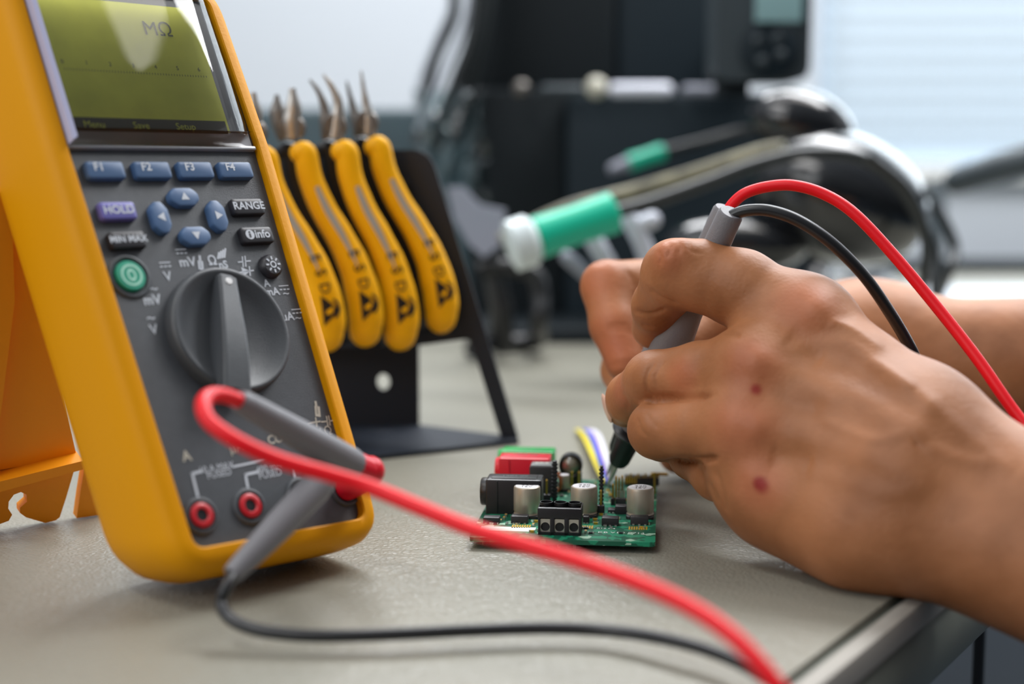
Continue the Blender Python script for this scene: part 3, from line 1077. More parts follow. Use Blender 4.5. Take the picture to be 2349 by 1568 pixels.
def probe(name, label, axis, cable, cab_mat, r=0.0074, guard=True, cabr=0.0021):
    a, b = axis                      # a = cable end, b = needle tip
    L = (b - a).length
    d = (b - a).normalized()
    x = facing(a, d, (1, 0, 0.2))
    t = thing(name, label, 'test probe', b)
    MB(x).add(lathe([(0.0001, 0.0), (0.0040, 0.0), (0.0046, 0.0012), (0.0050, 0.02), (0.0062, 0.045), (r, 0.058), (r, L - 0.045), (r * 0.8, L - 0.038), (0.0052, L - 0.030)], 28), 'lead_grey').build('handle', t, label='grey ribbed probe handle')
    MB(x).add(lathe([(0.005, L - 0.0325), (0.0070, L - 0.0320), (0.0082, L - 0.0305), (0.0072, L - 0.0290), (0.0045, L - 0.0280)], 28), 'black').build('finger_guard', t)
    MB(x).add(lathe([(0.0046, L - 0.0290), (0.0050, L - 0.0260), (0.0043, L - 0.0155), (0.0036, L - 0.0135), (0.0012, L - 0.0130)], 28), 'black').build('tip_cover', t, label='black tapered tip cover')
    MB(x).add(lathe([(0.0001, L), (0.0007, L - 0.0025), (0.0010, L - 0.006), (0.0010, L - 0.02)], 16), 'steel').build('needle', t, label='steel needle')
    MB().add(tube(catmull(cable, 8), cabr, 14), cab_mat).build('cable', t, label=('red cable' if cab_mat == 'lead_red' else 'black cable'))
    return t


pa, pt = P(1678, 486, 0.503), P(1392, 1116, 0.578)
cb = [P(1668, 505, 0.504), P(1684, 492, 0.503), P(1715, 482, 0.501), P(1765, 483, 0.499), P(1830, 505, 0.497), P(1905, 555, 0.496), P(1980, 630, 0.497), P(2040, 715, 0.500), P(2090, 800, 0.505), P(2150, 920, 0.515), Vector((0.185, 0.50, 0.020)), Vector((0.212, 0.485, -0.06)), Vector((0.215, 0.48, -0.30))]
probe('test_probe', 'grey test probe with black cable held in the near hand, needle on the circuit board', (pa, pt), cb, 'lead_black')
pa2, pt2 = P(1665, 478, 0.533), G(1390, 1096, 0.0065)
cb = [P(1668, 490, 0.53), P(1680, 468, 0.529), P(1710, 443, 0.527), P(1760, 428, 0.525), P(1820, 425, 0.522), P(1890, 445, 0.519), P(1960, 490, 0.515), P(2050, 585, 0.510), P(2150, 705, 0.503), P(2240, 820, 0.495), P(2320, 935, 0.487), P(2400, 1040, 0.48), Vector((0.205, 0.462, 0.0)), Vector((0.228, 0.455, -0.07)), Vector((0.232, 0.45, -0.30))]
probe('test_probe', 'grey test probe with red cable behind the near hand', (pa2, pt2), cb, 'lead_red')
#@@PLIERS
# ================================================================== pliers and their rack
rk_a, rk_b = G(640, 1000), G(1188, 1014)
rdir = (rk_b - rk_a); rdir.z = 0; rdir.normalize()
rn = Vector((rdir.y, -rdir.x, 0))      # towards the camera
rack = thing('tool_rack', 'black bent sheet metal rack behind the multimeter holding pliers', 'tool rack', rk_b)


def R(u, v, off=0.0):
    """pixel on the rack's front plane moved by off towards the camera"""
    q = rk_b + rn * off
    r_ = ray(u, v)
    t = (q - CAM).dot(rn) / r_.dot(rn)
    return CAM + r_ * t


def sheet(mb, poly, off, th, m='rack', r=None):
    xf = axes(rk_b, rdir, (0, 0, 1), rn)
    inv = xf.inverted()
    pts = [inv @ R(u, v, off) for u, v in poly]
    pts = [(p.x, p.y) for p in pts]
    if sum(pts[i][0] * pts[(i + 1) % len(pts)][1] - pts[(i + 1) % len(pts)][0] * pts[i][1] for i in range(len(pts))) < 0:
        pts.reverse()
        if isinstance(r, list):
            r = list(reversed(r))
    if r:
        pts = fillet(pts, r, 6)
    mb.add(prism(pts, off - th, off), m, xf)


mb = MB()
sheet(mb, [(560, 352), (985, 342), (1192, 1016), (1155, 1022), (1078, 776), (955, 793), (560, 800)], 0.0, 0.0022, r=[0.002, 0.013, 0.004, 0.002, 0.003, 0.002, 0.002])
mb.build('front_plate', rack)
mb = MB()
p = [G(560, 1095, 0), G(822, 1060, 0), G(1190, 1019, 0), G(1160, 1008, 0), G(962, 983, 0), G(560, 983, 0)]
mb.add(prism([(q.x, q.y) for q in p][::1], 0.0, 0.0022), 'rack')
mb.build('base_plate', rack)
mb = MB()
g0, g1 = G(600, 985), G(962, 984)
hx, hz = P(872, 881, g1.y - 0.01).x, P(872, 881, (g0.y + g1.y) / 2).z
y_ = g1.y
n_ = 24
hole = [(hx + 0.0033 * math.cos(2 * PI * i / n_), hz + 0.0042 * math.sin(2 * PI * i / n_)) for i in range(n_)]
xa, xb, za, zb = g0.x, g1.x, 0.0, 0.112
out = []
for i in range(n_):
    c_, s_ = math.cos(2 * PI * i / n_), math.sin(2 * PI * i / n_)
    k = min(((xb if c_ > 0 else xa) - hx) / c_ if abs(c_) > 1e-6 else 9, ((zb if s_ > 0 else za) - hz) / s_ if abs(s_) > 1e-6 else 9)
    out.append((hx + c_ * k, hz + s_ * k))
for cx_, cz_ in ((xa, za), (xb, za), (xa, zb), (xb, zb)):
    j = min(range(n_), key=lambda i: (out[i][0] - cx_) ** 2 + (out[i][1] - cz_) ** 2)
    out[j] = (cx_, cz_)
L4 = [[(x, y_, z) for x, z in hole], [(x, y_, z) for x, z in out], [(x, y_ + 0.002, z) for x, z in out], [(x, y_ + 0.002, z) for x, z in hole]]
v_, f_ = loft(L4, False, False)
f_ += [(3 * n_ + i, 3 * n_ + (i + 1) % n_, (i + 1) % n_, i) for i in range(n_)]
mb.add((v_, f_), 'rack')
mb.build('back_plate', rack, label='black upright plate with a round hole')
mb = MB()
sheet(mb, [(560, 420), (930, 404), (938, 424), (560, 445)], 0.004, 0.0035)
mb.build('shelf', rack)

HS = [(12, 38, 25), (24, 42, 27), (34, 95, 28), (62, 165, 30), (100, 232, 32), (132, 300, 36), (150, 365, 41), (157, 415, 42), (155, 452, 38)]


def pliers(u0, v0, Z, s, tilt, jaw, label):
    """pivot at photo pixel (u0, v0) and depth Z; handle shape from HS (px of the photo times s)"""
    o = P(u0, v0, Z)
    t = thing('pliers', label, 'pliers', o, None, 'antistatic pliers in the rack')
    xf = Matrix.Translation(o) @ Matrix.Rotation(0.10, 4, 'Z') @ Matrix.Rotation(tilt, 4, 'Y')
    hp = [(x, -y) for x, y, w in HS]
    c3 = catmull([(x * s, 0, z * s) for x, z in hp], 6)
    rr = interp([w * s for x, y, w in HS], 6)
    FLAT = 0.62

    def handle(dy, dx, mirror, name):
        mm_ = MB(xf)
        n = 20
        loops = []
        pts = [Vector((p.x * mirror + dx, dy, p.z)) for p in c3]
        k = len(pts)
        # rounded ends
        T0 = (pts[0] - pts[1]).normalized(); T1 = (pts[-1] - pts[-2]).normalized()
        P2 = [pts[0] + T0 * rr[0] * a for a in (0.98, 0.85, 0.5)] + pts + [pts[-1] + T1 * rr[-1] * a for a in (0.5, 0.85, 0.98)]
        R2 = [rr[0] * math.sqrt(1 - a * a) for a in (0.98, 0.85, 0.5)] + rr + [rr[-1] * math.sqrt(1 - a * a) for a in (0.5, 0.85, 0.98)]
        v, f = tube(P2, R2, n, ref=(0, 1, 0), flat=FLAT)
        fy, fb = [], []
        for q_ in f:
            cy_ = sum(v[i][1] for i in q_) / len(q_) - dy
            (fb if (cy_ > 0.0022 or dy > 0.005) else fy).append(q_)
        mm_.add((v, fy), 'handle')
        mm_.add((v, fb), 'black')
        return mm_, pts

    def surf(pts, dy, x, z, eps):
        best = min(range(len(pts)), key=lambda i: (pts[i].x - x) ** 2 + (pts[i].z - z) ** 2)
        dd_ = math.hypot(pts[best].x - x, pts[best].z - z)
        r_ = rr[best]
        return dy - FLAT * r_ * math.sqrt(max(0.02, 1 - min(0.97, (dd_ / r_) ** 2))) - eps

    # rear handle first
    mm_, _ = handle(0.013, -36 * s, 0.9, 'handle')
    mm_.build('handle', t, label='rear handle seen from its black inner side')
    mm_, pts = handle(0.0, 0, 1.0, 'handle')
    # inlay
    a_, b_ = 14, 31
    il = pts[a_:b_]
    lv = []
    for i, p_ in enumerate(il):
        k_ = i / (len(il) - 1)
        w_ = (6.5 * math.sin(PI * min(1, k_ * 0.8 + 0.2)) + 1.2) * s
        tn = (pts[min(len(pts) - 1, a_ + i + 1)] - pts[a_ + i - 1]).normalized()
        nx, nz = -tn.z, tn.x
        off_ = 8 * s
        for sg in (-1, 1):
            x, z = p_.x + nx * (off_ + sg * w_), p_.z + nz * (off_ + sg * w_)
            lv.append((x, surf(pts, 0, x, z, 0.0003), z))
    lf_ = [(2 * i, 2 * i + 1, 2 * i + 3, 2 * i + 2) for i in range(len(il) - 1)]
    mm_.add((lv, lf_), 'inlay')

    def decal(vf, cx, cz, rot, m):
        v, f = vf
        out_ = []
        cr, sr_ = math.cos(rot), math.sin(rot)
        for p_ in v:
            x = cx + p_[0] * cr - p_[1] * sr_
            z = cz + p_[0] * sr_ + p_[1] * cr
            out_.append((x, surf(pts, 0, x, z, 0.0004), z))
        mm_.add((out_, f), m)
    ra = math.radians(-78)
    for ch, (x, y) in zip('ESD', ((136, 268), (148, 302), (157, 338))):
        decal(text(ch, 36 * s, 0.00005), (x - 5) * s, -y * s, ra, 'black')
    # warning triangle with a reaching hand stroke and arc
    tri_ = [(-36, 28), (-30, -34), (30, -4)]
    sub = []
    for i in range(5):
        for j in range(5 - i):
            pass
    g = 8
    tv, tf, idx = [], [], {}
    A_, B_, C_ = [Vector(q_) for q_ in ((-14, 36), (-14, -36), (26, -2))]
    for i in range(g + 1):
        for j in range(g + 1 - i):
            q_ = A_ + (B_ - A_) * (i / g) + (C_ - A_) * (j / g)
            idx[i, j] = len(tv)
            tv.append((q_.x * s, q_.y * s, 0))
    for i in range(g):
        for j in range(g - i):
            tf.append((idx[i, j], idx[i + 1, j], idx[i, j + 1]))
            if j < g - i - 1:
                tf.append((idx[i + 1, j], idx[i + 1, j + 1], idx[i, j + 1]))
    decal((tv, tf), 160 * s, -388 * s, math.radians(6), 'black')
    arcv = []
    for i in range(9):
        q_ = -1.0 + 2.0 * i / 8
        for r_ in (22, 28):
            arcv.append(((-2 + r_ * math.cos(q_)) * s, (r_ * math.sin(q_)) * s, 0))
    decal((arcv, [(2 * i, 2 * i + 1, 2 * i + 3, 2 * i + 2) for i in range(8)]), 162 * s, -386 * s, 0.1, 'black')
    hv = [(-4, -10), (4, -10), (12, -2), (12, 6), (7, 8), (3, 1), (-4, 0)]
    v_h = [(x * s, y * s, 0) for x, y in hv]
    base = len(mm_.v)
    out_ = []
    for p_ in v_h:
        x, z = 160 * s + p_[0], -388 * s + p_[1]
        out_.append((x, surf(pts, 0, x, z, 0.0008), z))
    mm_.add((out_, [tuple(range(7))]), 'handle')
    mm_.build('handle', t, label='yellow front handle marked ESD')
    # steel head
    jb = MB(xf)
    jb.add(lathe([(0.0001, -0.0055), (0.005, -0.0055), (0.0058, -0.0045), (0.0058, 0.0045), (0.005, 0.0055), (0.0001, 0.0055)], 20), 'steel_dark', xf @ Matrix.Translation((-4 * s, 0.005, 20 * s)) @ Matrix.Rotation(PI / 2, 4, 'X'))
    jb.build('pivot', t)
    k = s
    if jaw == 'cutter':
        A = [((-4, 0, -6), 20), ((-6, 0, 30), 22), ((-2, 0, 62), 19), ((-4, 0, 108), 8)]
        B = [((-22, 8, -6), 20), ((-34, 8, 30), 22), ((-40, 8, 55), 20), ((-42, 8, 96), 5)]
    elif jaw == 'bent':
        A = [((-2, 0, -10), 18), ((2, 0, 30), 17), ((2, 0, 72), 11), ((-14, 0, 108), 7), ((-32, 0, 132), 3)]
        B = [((-18, 8, -10), 18), ((-26, 8, 30), 15), ((-30, 8, 62), 10), ((-44, 8, 96), 6), ((-64, 8, 122), 3)]
    else:
        A = [((0, 0, -10), 18), ((2, 0, 28), 17), ((-4, 0, 66), 9), ((-9, 0, 105), 5), ((-12, 0, 140), 2.5)]
        B = [((-20, 8, -10), 18), ((-28, 8, 28), 15), ((-36, 8, 62), 8), ((-43, 8, 95), 5), ((-48, 8, 120), 2.5)]
    for J in (A, B):
        c_ = catmull([(x * k, y * 0.0011 + 0.001, z * k) for (x, y, z), w in J], 5)
        w_ = interp([w * k for _, w in J], 5)
        MB(xf).add(tube(c_, w_, 14, ref=(0, 1, 0), flat=0.55), 'steel' if J is A else 'steel_dark').build('jaw', t)
    return t


S_ = 0.650 / FPX
pliers(676, 312, 0.650, S_, 0.0, 'cutter', 'yellow handled diagonal cutters with short pointed steel jaws, second in the rack')
pliers(772, 308, 0.660, S_ * 1.03, 0.035, 'bent', 'yellow handled pliers with bent needle nose, third in the rack')
pliers(846, 300, 0.672, S_ * 1.00, -0.03, 'needle', 'yellow handled pliers with straight needle nose, rightmost in the rack')
pliers(586, 322, 0.638, S_ * 0.985, 0.0, 'cutter', 'yellow handled pliers half hidden behind the multimeter')
#@@PCB
# ================================================================== circuit board
BZ = 0.0042
c0, c1, c2 = G(1076, 1232, BZ), G(1503, 1240, BZ), G(1519, 1101, BZ)
bx = (c1 - c0); bw = bx.length; bx.normalize()
bd = (c2 - c1).length
by = Vector((-bx.y, bx.x, 0)) 
sk = (c2 - c1).normalized()
# keep it square-cornered: average of both edge directions
aa = math.atan2(bx.y, bx.x) * 0.4 + (math.atan2(sk.y, sk.x) - PI / 2) * 0.6
bx = Vector((math.cos(aa), math.sin(aa), 0)); by = Vector((-math.sin(aa), math.cos(aa), 0))
BM = axes(c0, bx, by, (0, 0, 1))
BI = BM.inverted()
board = thing('circuit_board', 'small green circuit board crowded with capacitors and connectors on the mat', 'circuit board', (c0.x, c0.y, 0), BM.to_3x3())


def Bp(u, v):
    p = BI @ G(u, v, BZ)
    return p.x, p.y


def PX(v):                              # metres per photo pixel at the board for a base at row v
    return (G(1300, v, BZ) - CAM).dot(FWD) / FPX


bm_ = MB(BM)
bm_.add(prism([(0, 0), (bw, 0), (bw, bd), (0, bd)], -0.0016, 0.0, 0.0, 0.0015, 4), 'pcb')
sx_, sy_ = Bp(1425, 1222)
bm_.add(text('KB V1.2 0714', 0.0030), 'silk', BM @ Matrix.Translation((sx_, sy_, 0.0001)))
for (u, v, s) in ((1390, 1212, 'R12 C8'), (1150, 1215, 'IN OUT'), (1455, 1233, '')):
    if s:
        x, y = Bp(u, v)
        bm_.add(text(s, 0.0022), 'silk', BM @ Matrix.Translation((x, y, 0.0001)))
x, y = Bp(1165, 1213)
bm_.add(box(x - 0.010, x + 0.010, y - 0.003, y + 0.003, 0, 0.00012), 'silk')
for u0, v0, n in ((1176, 1207, 8), (1336, 1209, 5), (1444, 1211, 8)):
    for k in range(n):
        x, y = Bp(u0 + k * 5.6, v0)
        bm_.add(box(x - 0.0003, x + 0.0003, y - 0.0022, y + 0.0022, 0, 0.00012), 'pad')
bm_.build('board', board)
# underside solder pins that the board stands on
for u, v in ((1110, 1222), (1282, 1229), (1318, 1230), (1470, 1226), (1150, 1115), (1490, 1112)):
    x, y = Bp(u, v)
    MB(BM).add(lathe([(0.0005, -BZ), (0.0007, -0.0034), (0.0009, -0.0016)], 10), 'solder', BM @ Matrix.Translation((x, y, 0))).build('solder_pin', board)


def cap(u, vb, dia_px, h_px, name='capacitor', top='cap_top', body='cap'):
    k = PX(vb)
    r, h = dia_px * k / 2, h_px * k
    x, y = Bp(u, vb)
    y += r
    X = BM @ Matrix.Translation((x, y, 0))
    o = MB(X).add(lathe([(0.0001, 0.0006), (r * 0.97, 0.0006), (r, 0.0012), (r, h * 0.10), (r * 0.95, h * 0.14), (r * 0.95, h * 0.17), (r, h * 0.21), (r, h - 0.0009), (r * 0.96, h - 0.0002), (r * 0.90, h), (r * 0.88, h - 0.0002)], 40), body)
    o.add(lathe([(0.0001, h + 0.00005), (r * 0.86, h + 0.00005), (r * 0.885, h - 0.0001)], 40), top)
    o = o.build(name, board)
    MB(X).add(prism([(-r * 1.03, -r * 1.03), (r * 1.03, -r * 1.03), (r * 1.03, r * 1.03), (-r * 1.03, r * 1.03)], 0.0, 0.0011, 0.0003, r * 0.3), 'black').build('capacitor_base', o)
    if name == 'capacitor' and dia_px > 50:
        MB(X).add(text('220', r * 0.6), 'black', X @ Matrix.Translation((0.0, r * 0.25, h + 0.0001))).add(text('16V', r * 0.55), 'black', X @ Matrix.Translation((0, -r * 0.35, h + 0.0001))).build('marking', o)
    return o


cap(1206, 1190, 62, 71)
cap(1338, 1188, 62, 69)
cap(1468, 1191, 63, 69)
cap(1293, 1128, 26, 38)


def bbox(name, u0, u1, vt, vb, depth, m, bev=0.0006, lab=None, build=True, z0=0.0):
    """block standing on the board: photo columns u0..u1, rows vt..vb of its front face"""
    k = PX(vb)
    x0, y = Bp(u0, vb)
    x1, _ = Bp(u1, vb)
    h = (vb - vt) * k * 1.01
    b = MB(BM).add(box(x0, x1, y, y + depth, z0, h, bev), m)
    return (b.build(name, board, label=lab) if build else b), (x0, x1, y, h)


# screw terminal block
_, (x0, x1, y, h) = bbox('terminal', 1234, 1333, 1156, 1226, 0.010, 'black', build=False)
tb = MB(BM)
hu = h * 0.56
tb.add(box(x0, x1, y + 0.0015, y + 0.010, 0, h - 0.0012, 0.0002), 'black')
tb.add(box(x0 - 0.0002, x1 + 0.0002, y, y + 0.010, hu, h - 0.0012, 0.0003), 'black')
pw = (x1 - x0) / 3
for k in range(4):
    xx = x0 + k * pw
    tb.add(box(max(x0, xx - 0.0008), min(x1, xx + 0.0008), y, y + 0.003, 0, hu, 0.0001), 'black')
tb.add(box(x0, x1, y, y + 0.003, 0, 0.0010), 'black')
for k in range(3):
    cx = x0 + (k + 0.5) * pw
    rr_ = pw * 0.40
    tb.add(lathe([(rr_ * 1.15, h - 0.0013), (rr_ * 1.15, h), (rr_, h), (rr_, h - 0.003)], 24), 'black', BM @ Matrix.Translation((cx, y + 0.0050, 0)))
tbo = tb.build('terminal_block', board, label='black three way screw terminal block')
for k in range(3):
    cx = x0 + (k + 0.5) * pw
    X = BM @ Matrix.Translation((cx, y + 0.0014, hu * 0.48)) @ Matrix.Rotation(PI / 2, 4, 'X')
    hw, hh = pw * 0.41, hu * 0.44
    n_ = 24
    r_ = hw * 0.78
    inn = [(r_ * math.cos(2 * PI * i / n_), r_ * math.sin(2 * PI * i / n_) - hh * 0.05) for i in range(n_)]
    outp = []
    for i in range(n_):
        c_, s_ = math.cos(2 * PI * i / n_), math.sin(2 * PI * i / n_)
        kk = min(hw / abs(c_) if abs(c_) > 1e-6 else 9, hh / abs(s_) if abs(s_) > 1e-6 else 9)
        outp.append((c_ * kk, s_ * kk))
    cl = MB(X).add(loft([[(a_, b_, -0.004) for a_, b_ in inn], [(a_, b_, 0.0006) for a_, b_ in inn], [(a_, b_, 0.0006) for a_, b_ in outp], [(a_, b_, -0.0005) for a_, b_ in outp]], True, False), 'solder')
    cl.build('wire_clamp', tbo, label='silver wire clamp')
    MB(X).add(lathe([(0.0001, 0), (r_ * 0.95, 0)], 20), 'black', X @ Matrix.Translation((0, -hh * 0.05, -0.0030))).build('wire_hole', tbo)
    MB(BM).add(lathe([(0.0001, h - 0.0022), (pw * 0.33, h - 0.0020), (pw * 0.36, h - 0.0028)], 20), 'steel_dark', BM @ Matrix.Translation((cx, y + 0.0050, 0))).build('screw', tbo)


def socket(u0, u1, vt, vb, barrel_px, m, lab, depth=0.011):
    k = PX(vb)
    bo, (x0, x1, y, h) = bbox('jack_socket', u0, u1, vt, vb, depth, m, 0.0007, lab)
    hb = h * 0.5
    X = BM @ Matrix.Translation((x0 + 0.0005, y + depth / 2, h * 0.56)) @ Matrix.Rotation(-PI / 2, 4, 'Y')
    r = min(depth * 0.48, h * 0.43)
    MB(X).add(lathe([(r, 0), (r, barrel_px * k - 0.0005), (r * 0.93, barrel_px * k), (r * 0.62, barrel_px * k), (r * 0.55, barrel_px * k - 0.003), (0.0001, barrel_px * k - 0.003)], 32), m).build('socket_barrel', bo)
    MB(BM).add(box(x0 + 0.002, x1 - 0.002, y + 0.0018, y + depth - 0.002, h - 0.0001, h + 0.0003, 0.0001), m).add(text('LUMBERG' if False else '1503 09', depth * 0.28), 'chip_grey', BM @ Matrix.Translation(((x0 + x1) / 2, y + depth / 2, h + 0.00035))).build('socket_lid', bo)
    MB(BM).add(box(x0 + 0.0042, x0 + 0.0046, y - 0.0003, y + 0.0003, 0.0004, h * 0.96), m).build('seam', bo)
    return bo


socket(1114, 1243, 1098, 1178, 17, 'black', 'black jack socket on the left board edge')
socket(1143, 1262, 1049, 1128, 12, 'sock_red', 'red jack socket')
socket(1150, 1272, 1034, 1094, 12, 'sock_green', 'green jack socket behind the red one')
# power inductor block
bo, (x0, x1, y, h) = bbox('inductor', 1214, 1268, 1068, 1140, 0.010, 'chip', 0.0007, 'dark square inductor')
MB(BM).add(box(x0 + 0.0006, x1 - 0.0006, y + 0.0006, y + 0.0094, h - 0.0001, h + 0.0003, 0.0001), 'chip_grey').add(text('6R8', 0.0035), 'silk', BM @ Matrix.Translation(((x0 + x1) / 2, y + 0.005, h + 0.0004))).build('top_label', bo)
x, y = Bp(1278, 1132)
mbc = MB(BM)
pts = [(x + 0.0022 * math.cos(t * 0.7), y + 0.004, 0.004 + 0.0032 * math.sin(t * 0.7) + 0.0001 * t) for t in range(0, 28)]
pts = [(x + 0.0015 * math.cos(t * 0.7), y + 0.0002 * t, 0.0038 + 0.0033 * math.sin(t * 0.7)) for t in range(0, 40)]
mbc.add(tube([BM @ Vector(p) for p in pts], 0.0004, 8), 'copper', Matrix.Identity(4)).build('coil', board, label='copper wire coil')


def header(name, u, vt, vb, w_px, lab, dpt=0.0022, ribs=True):
    bo, (x0, x1, y, h) = bbox(name, u - w_px / 2, u + w_px / 2, vt, vb, dpt, 'black', 0.0003, lab)
    if ribs:
        r = MB(BM)
        nn = int(h / 0.0016)
        for i in range(nn):
            z = h * (0.12 + 0.86 * i / nn)
            r.add(box(x0 - 0.00035, x1 + 0.00035, y - 0.0002, y + dpt * 0.6, z, z + 0.0007, 0.0001), 'black')
        r.build('ribs', bo)
    return bo


header('connector', 1272, 1056, 1152, 10, 'tall ribbed black connector')
header('connector', 1379, 1068, 1168, 7, 'slim black connector post')


def pin(u, vt, vb, base=None, bw_px=18, bh_px=19, r=0.00038):
    k = PX(vb)
    x, y = Bp(u, vb)
    h = (vb - vt) * k
    o = MB(BM).add(box(x - r, x + r, y - r, y + r, 0, h - 0.0006), 'gold').add(loft([[(x - r, y - r, h - 0.0006), (x + r, y - r, h - 0.0006), (x + r, y + r, h - 0.0006), (x - r, y + r, h - 0.0006)], [(x - r * .3, y - r * .3, h), (x + r * .3, y - r * .3, h), (x + r * .3, y + r * .3, h), (x - r * .3, y + r * .3, h)]]), 'gold').build('header_pin', board, label='gold header pin')
    if base:
        MB(BM).add(box(x - bw_px * k / 2, x + bw_px * k / 2, y - 0.0013, y + 0.0013, 0, bh_px * k, 0.0002), 'black').build('pin_base', o)
    return o


pin(1254, 1097, 1152, True, 18, 20)
pin(1378, 1121, 1179, True, 17, 22)
pin(1312, 1079, 1124)
pin(1328, 1079, 1124)
pin(1406, 1107, 1157, True, 10, 16)
pin(1413, 1089, 1146)
pin(1420, 1092, 1142)
pin(1427, 1088, 1140)
pin(1501, 1081, 1132)
pin(1137, 1084, 1132)
# chips
def chip(u0, u1, vt, vb, lab=None, pins=3):
    bo, (x0, x1, y, h) = bbox('chip', u0, u1, vt, vb, 0.0042, 'chip', 0.0003, lab)
    g = MB(BM)
    for k in range(pins):
        xx = x0 + (k + 0.5) * (x1 - x0) / pins
        g.add(box(xx - 0.0004, xx + 0.0004, y - 0.0009, y + 0.0003, 0, 0.0004), 'solder')
        g.add(box(xx - 0.0004, xx + 0.0004, y + 0.0040, y + 0.0052, 0, 0.0004), 'solder')
    g.build('chip_legs', bo, label='silver legs')
    return bo


chip(1108, 1146, 1186, 1200, None)
chip(1172, 1211, 1183, 1200)
chip(1337, 1351, 1184, 1200, None, 2)
chip(1380, 1419, 1187, 1205)
chip(1446, 1487, 1185, 1203)
chip(1394, 1411, 1168, 1176, None, 2)
bbox('connector', 1411, 1437, 1160, 1179, 0.004, 'black', 0.0003, 'low black connector block')
for k in range(3):
    bbox('resistor_pack', 1412, 1436, 1143 + k * 0, 1157, 0.0025, 'chip', 0.0002) if k == 0 else None
for k in range(4):
    x, y = Bp(1417 + k * 5, 1154)
    MB(BM).add(tube([BM @ Vector((x, y - 0.001, 0.0005)), BM @ Vector((x, y - 0.001, 0.0052))], 0.0003, 8), 'solder', Matrix.Identity(4)).build('resistor_lead', board)
# rear dark connector rows
bbox('connector', 1432, 1512, 1094, 1112, 0.006, 'chip', 0.0003, 'dark connector row at the back of the board')
for k in range(14):
    x, y = Bp(1436 + k * 5.6, 1112)
    MB(BM).add(box(x - 0.0003, x + 0.0003, y - 0.0006, y - 0.0001, 0.0008, 0.0034 + 0.0008 * (k % 3)), 'pad').build('contact', board)
x, y = Bp(1496, 1106)
MB(BM).add(tube([BM @ Vector((x, y, 0.0036)), BM @ Vector((x + 0.006, y, 0.0036))], 0.0007, 12, round_ends=True), 'gold', Matrix.Identity(4)).build('brass_pin', board, label='brass pin sticking out of the back corner')
# round trimmer with glassy dome seen end on
x, y = Bp(1308, 1112)
TX = BM @ Matrix.Translation((x, y + 0.001, 0.0078)) @ Matrix.Rotation(PI / 2, 4, 'X')
dv = MB(TX).add(lathe([(0.0001, -0.006), (0.0046, -0.006), (0.0049, -0.005), (0.0049, 0.0), (0.0045, 0.0004), (0.0041, 0.0), (0.0041, -0.001), (0.0001, -0.0012)], 36), 'black').add(box(-0.0045, 0.0045, -0.0078, -0.003, -0.005, -0.001), 'black').build('light_sensor', board, label='round black rimmed part facing the camera')
MB(TX).add(lathe([(0.0001, 0.0012), (0.0016, 0.0010), (0.0030, 0.0003), (0.0040, -0.0006)], 36), 'dome_lens').add(lathe([(0.0001, 0.0000), (0.0015, -0.0002), (0.0038, -0.0009)], 30), 'cream').build('clear_dome', dv, label='clear dome')
# small surface mount parts: one mesh, copied
zone = [(1120, 1400, 1178, 1226), (1340, 1500, 1120, 1226), (1280, 1420, 1104, 1150)]
smd = []
for i in range(84):
    z_ = zone[i % 3]
    smd.append(Bp(random.uniform(z_[0], z_[1]), random.uniform(z_[2], z_[3])))
proto = MB(BM).add(box(-0.0008, 0.0008, -0.0004, 0.0004, 0.0, 0.0006), 'chip').add(box(-0.0011, -0.0007, -0.00045, 0.00045, 0, 0.00065), 'solder').add(box(0.0007, 0.0011, -0.00045, 0.00045, 0, 0.00065), 'solder').build('resistor', board)
proto2 = MB(BM).add(box(-0.0008, 0.0008, -0.0004, 0.0004, 0.0, 0.0008), 'pad').add(box(-0.0011, -0.0007, -0.00045, 0.00045, 0, 0.00085), 'solder').add(box(0.0007, 0.0011, -0.00045, 0.00045, 0, 0.00085), 'solder').build('ceramic_capacitor', board)
bl_off = BM.to_3x3().inverted() @ (BM @ Vector((0, 0, 0)) - wmat(board).translation)
for i, (x, y) in enumerate(smd):
    if not (0.002 < x < bw - 0.002 and 0.002 < y < bd - 0.002):
        continue
    src = proto if i % 2 else proto2
    o = src if i < 2 else src.copy()
    if i >= 2:
        col.objects.link(o)
        o.parent = board
    a_ = random.choice((0, PI / 2))
    # rotate about the part's own place on the board plane
    o.matrix_basis = Matrix.Translation((x, y, BZ)) @ Matrix.Rotation(a_, 4, 'Z') @ Matrix.Translation((0, 0, -BZ))
# ribbon of coloured wires leaving the back
for i, (m, n_) in enumerate((('yel_wire', 'yellow'), ('yel_wire', 'yellow'), ('blu_wire', 'blue'), ('vio_wire', 'violet'), ('whi_wire', 'white'), ('whi_wire', 'white'))):
    du = i * 7.5
    pts = [P(1384 + du * 0.5, 1106, 0.585), P(1368 + du * 0.8, 1075, 0.605), P(1350 + du, 1030, 0.66), P(1334 + du * 1.1, 998, 0.70), G(1322 + du, 986, 0.0015)]
    MB().add(tube(catmull(pts, 6), 0.00075, 10), m).build('ribbon_wire', board, label=n_ + ' wire of the ribbon cable')
#@@PERSON
# ================================================================== the technician's hands
def seg(p):
    return P(p[0], p[1], p[2]), p[3]


def smin(a, b, k):
    h = np.maximum(k - np.abs(a - b), 0) / k
    return np.minimum(a, b) - h * h * k * 0.25


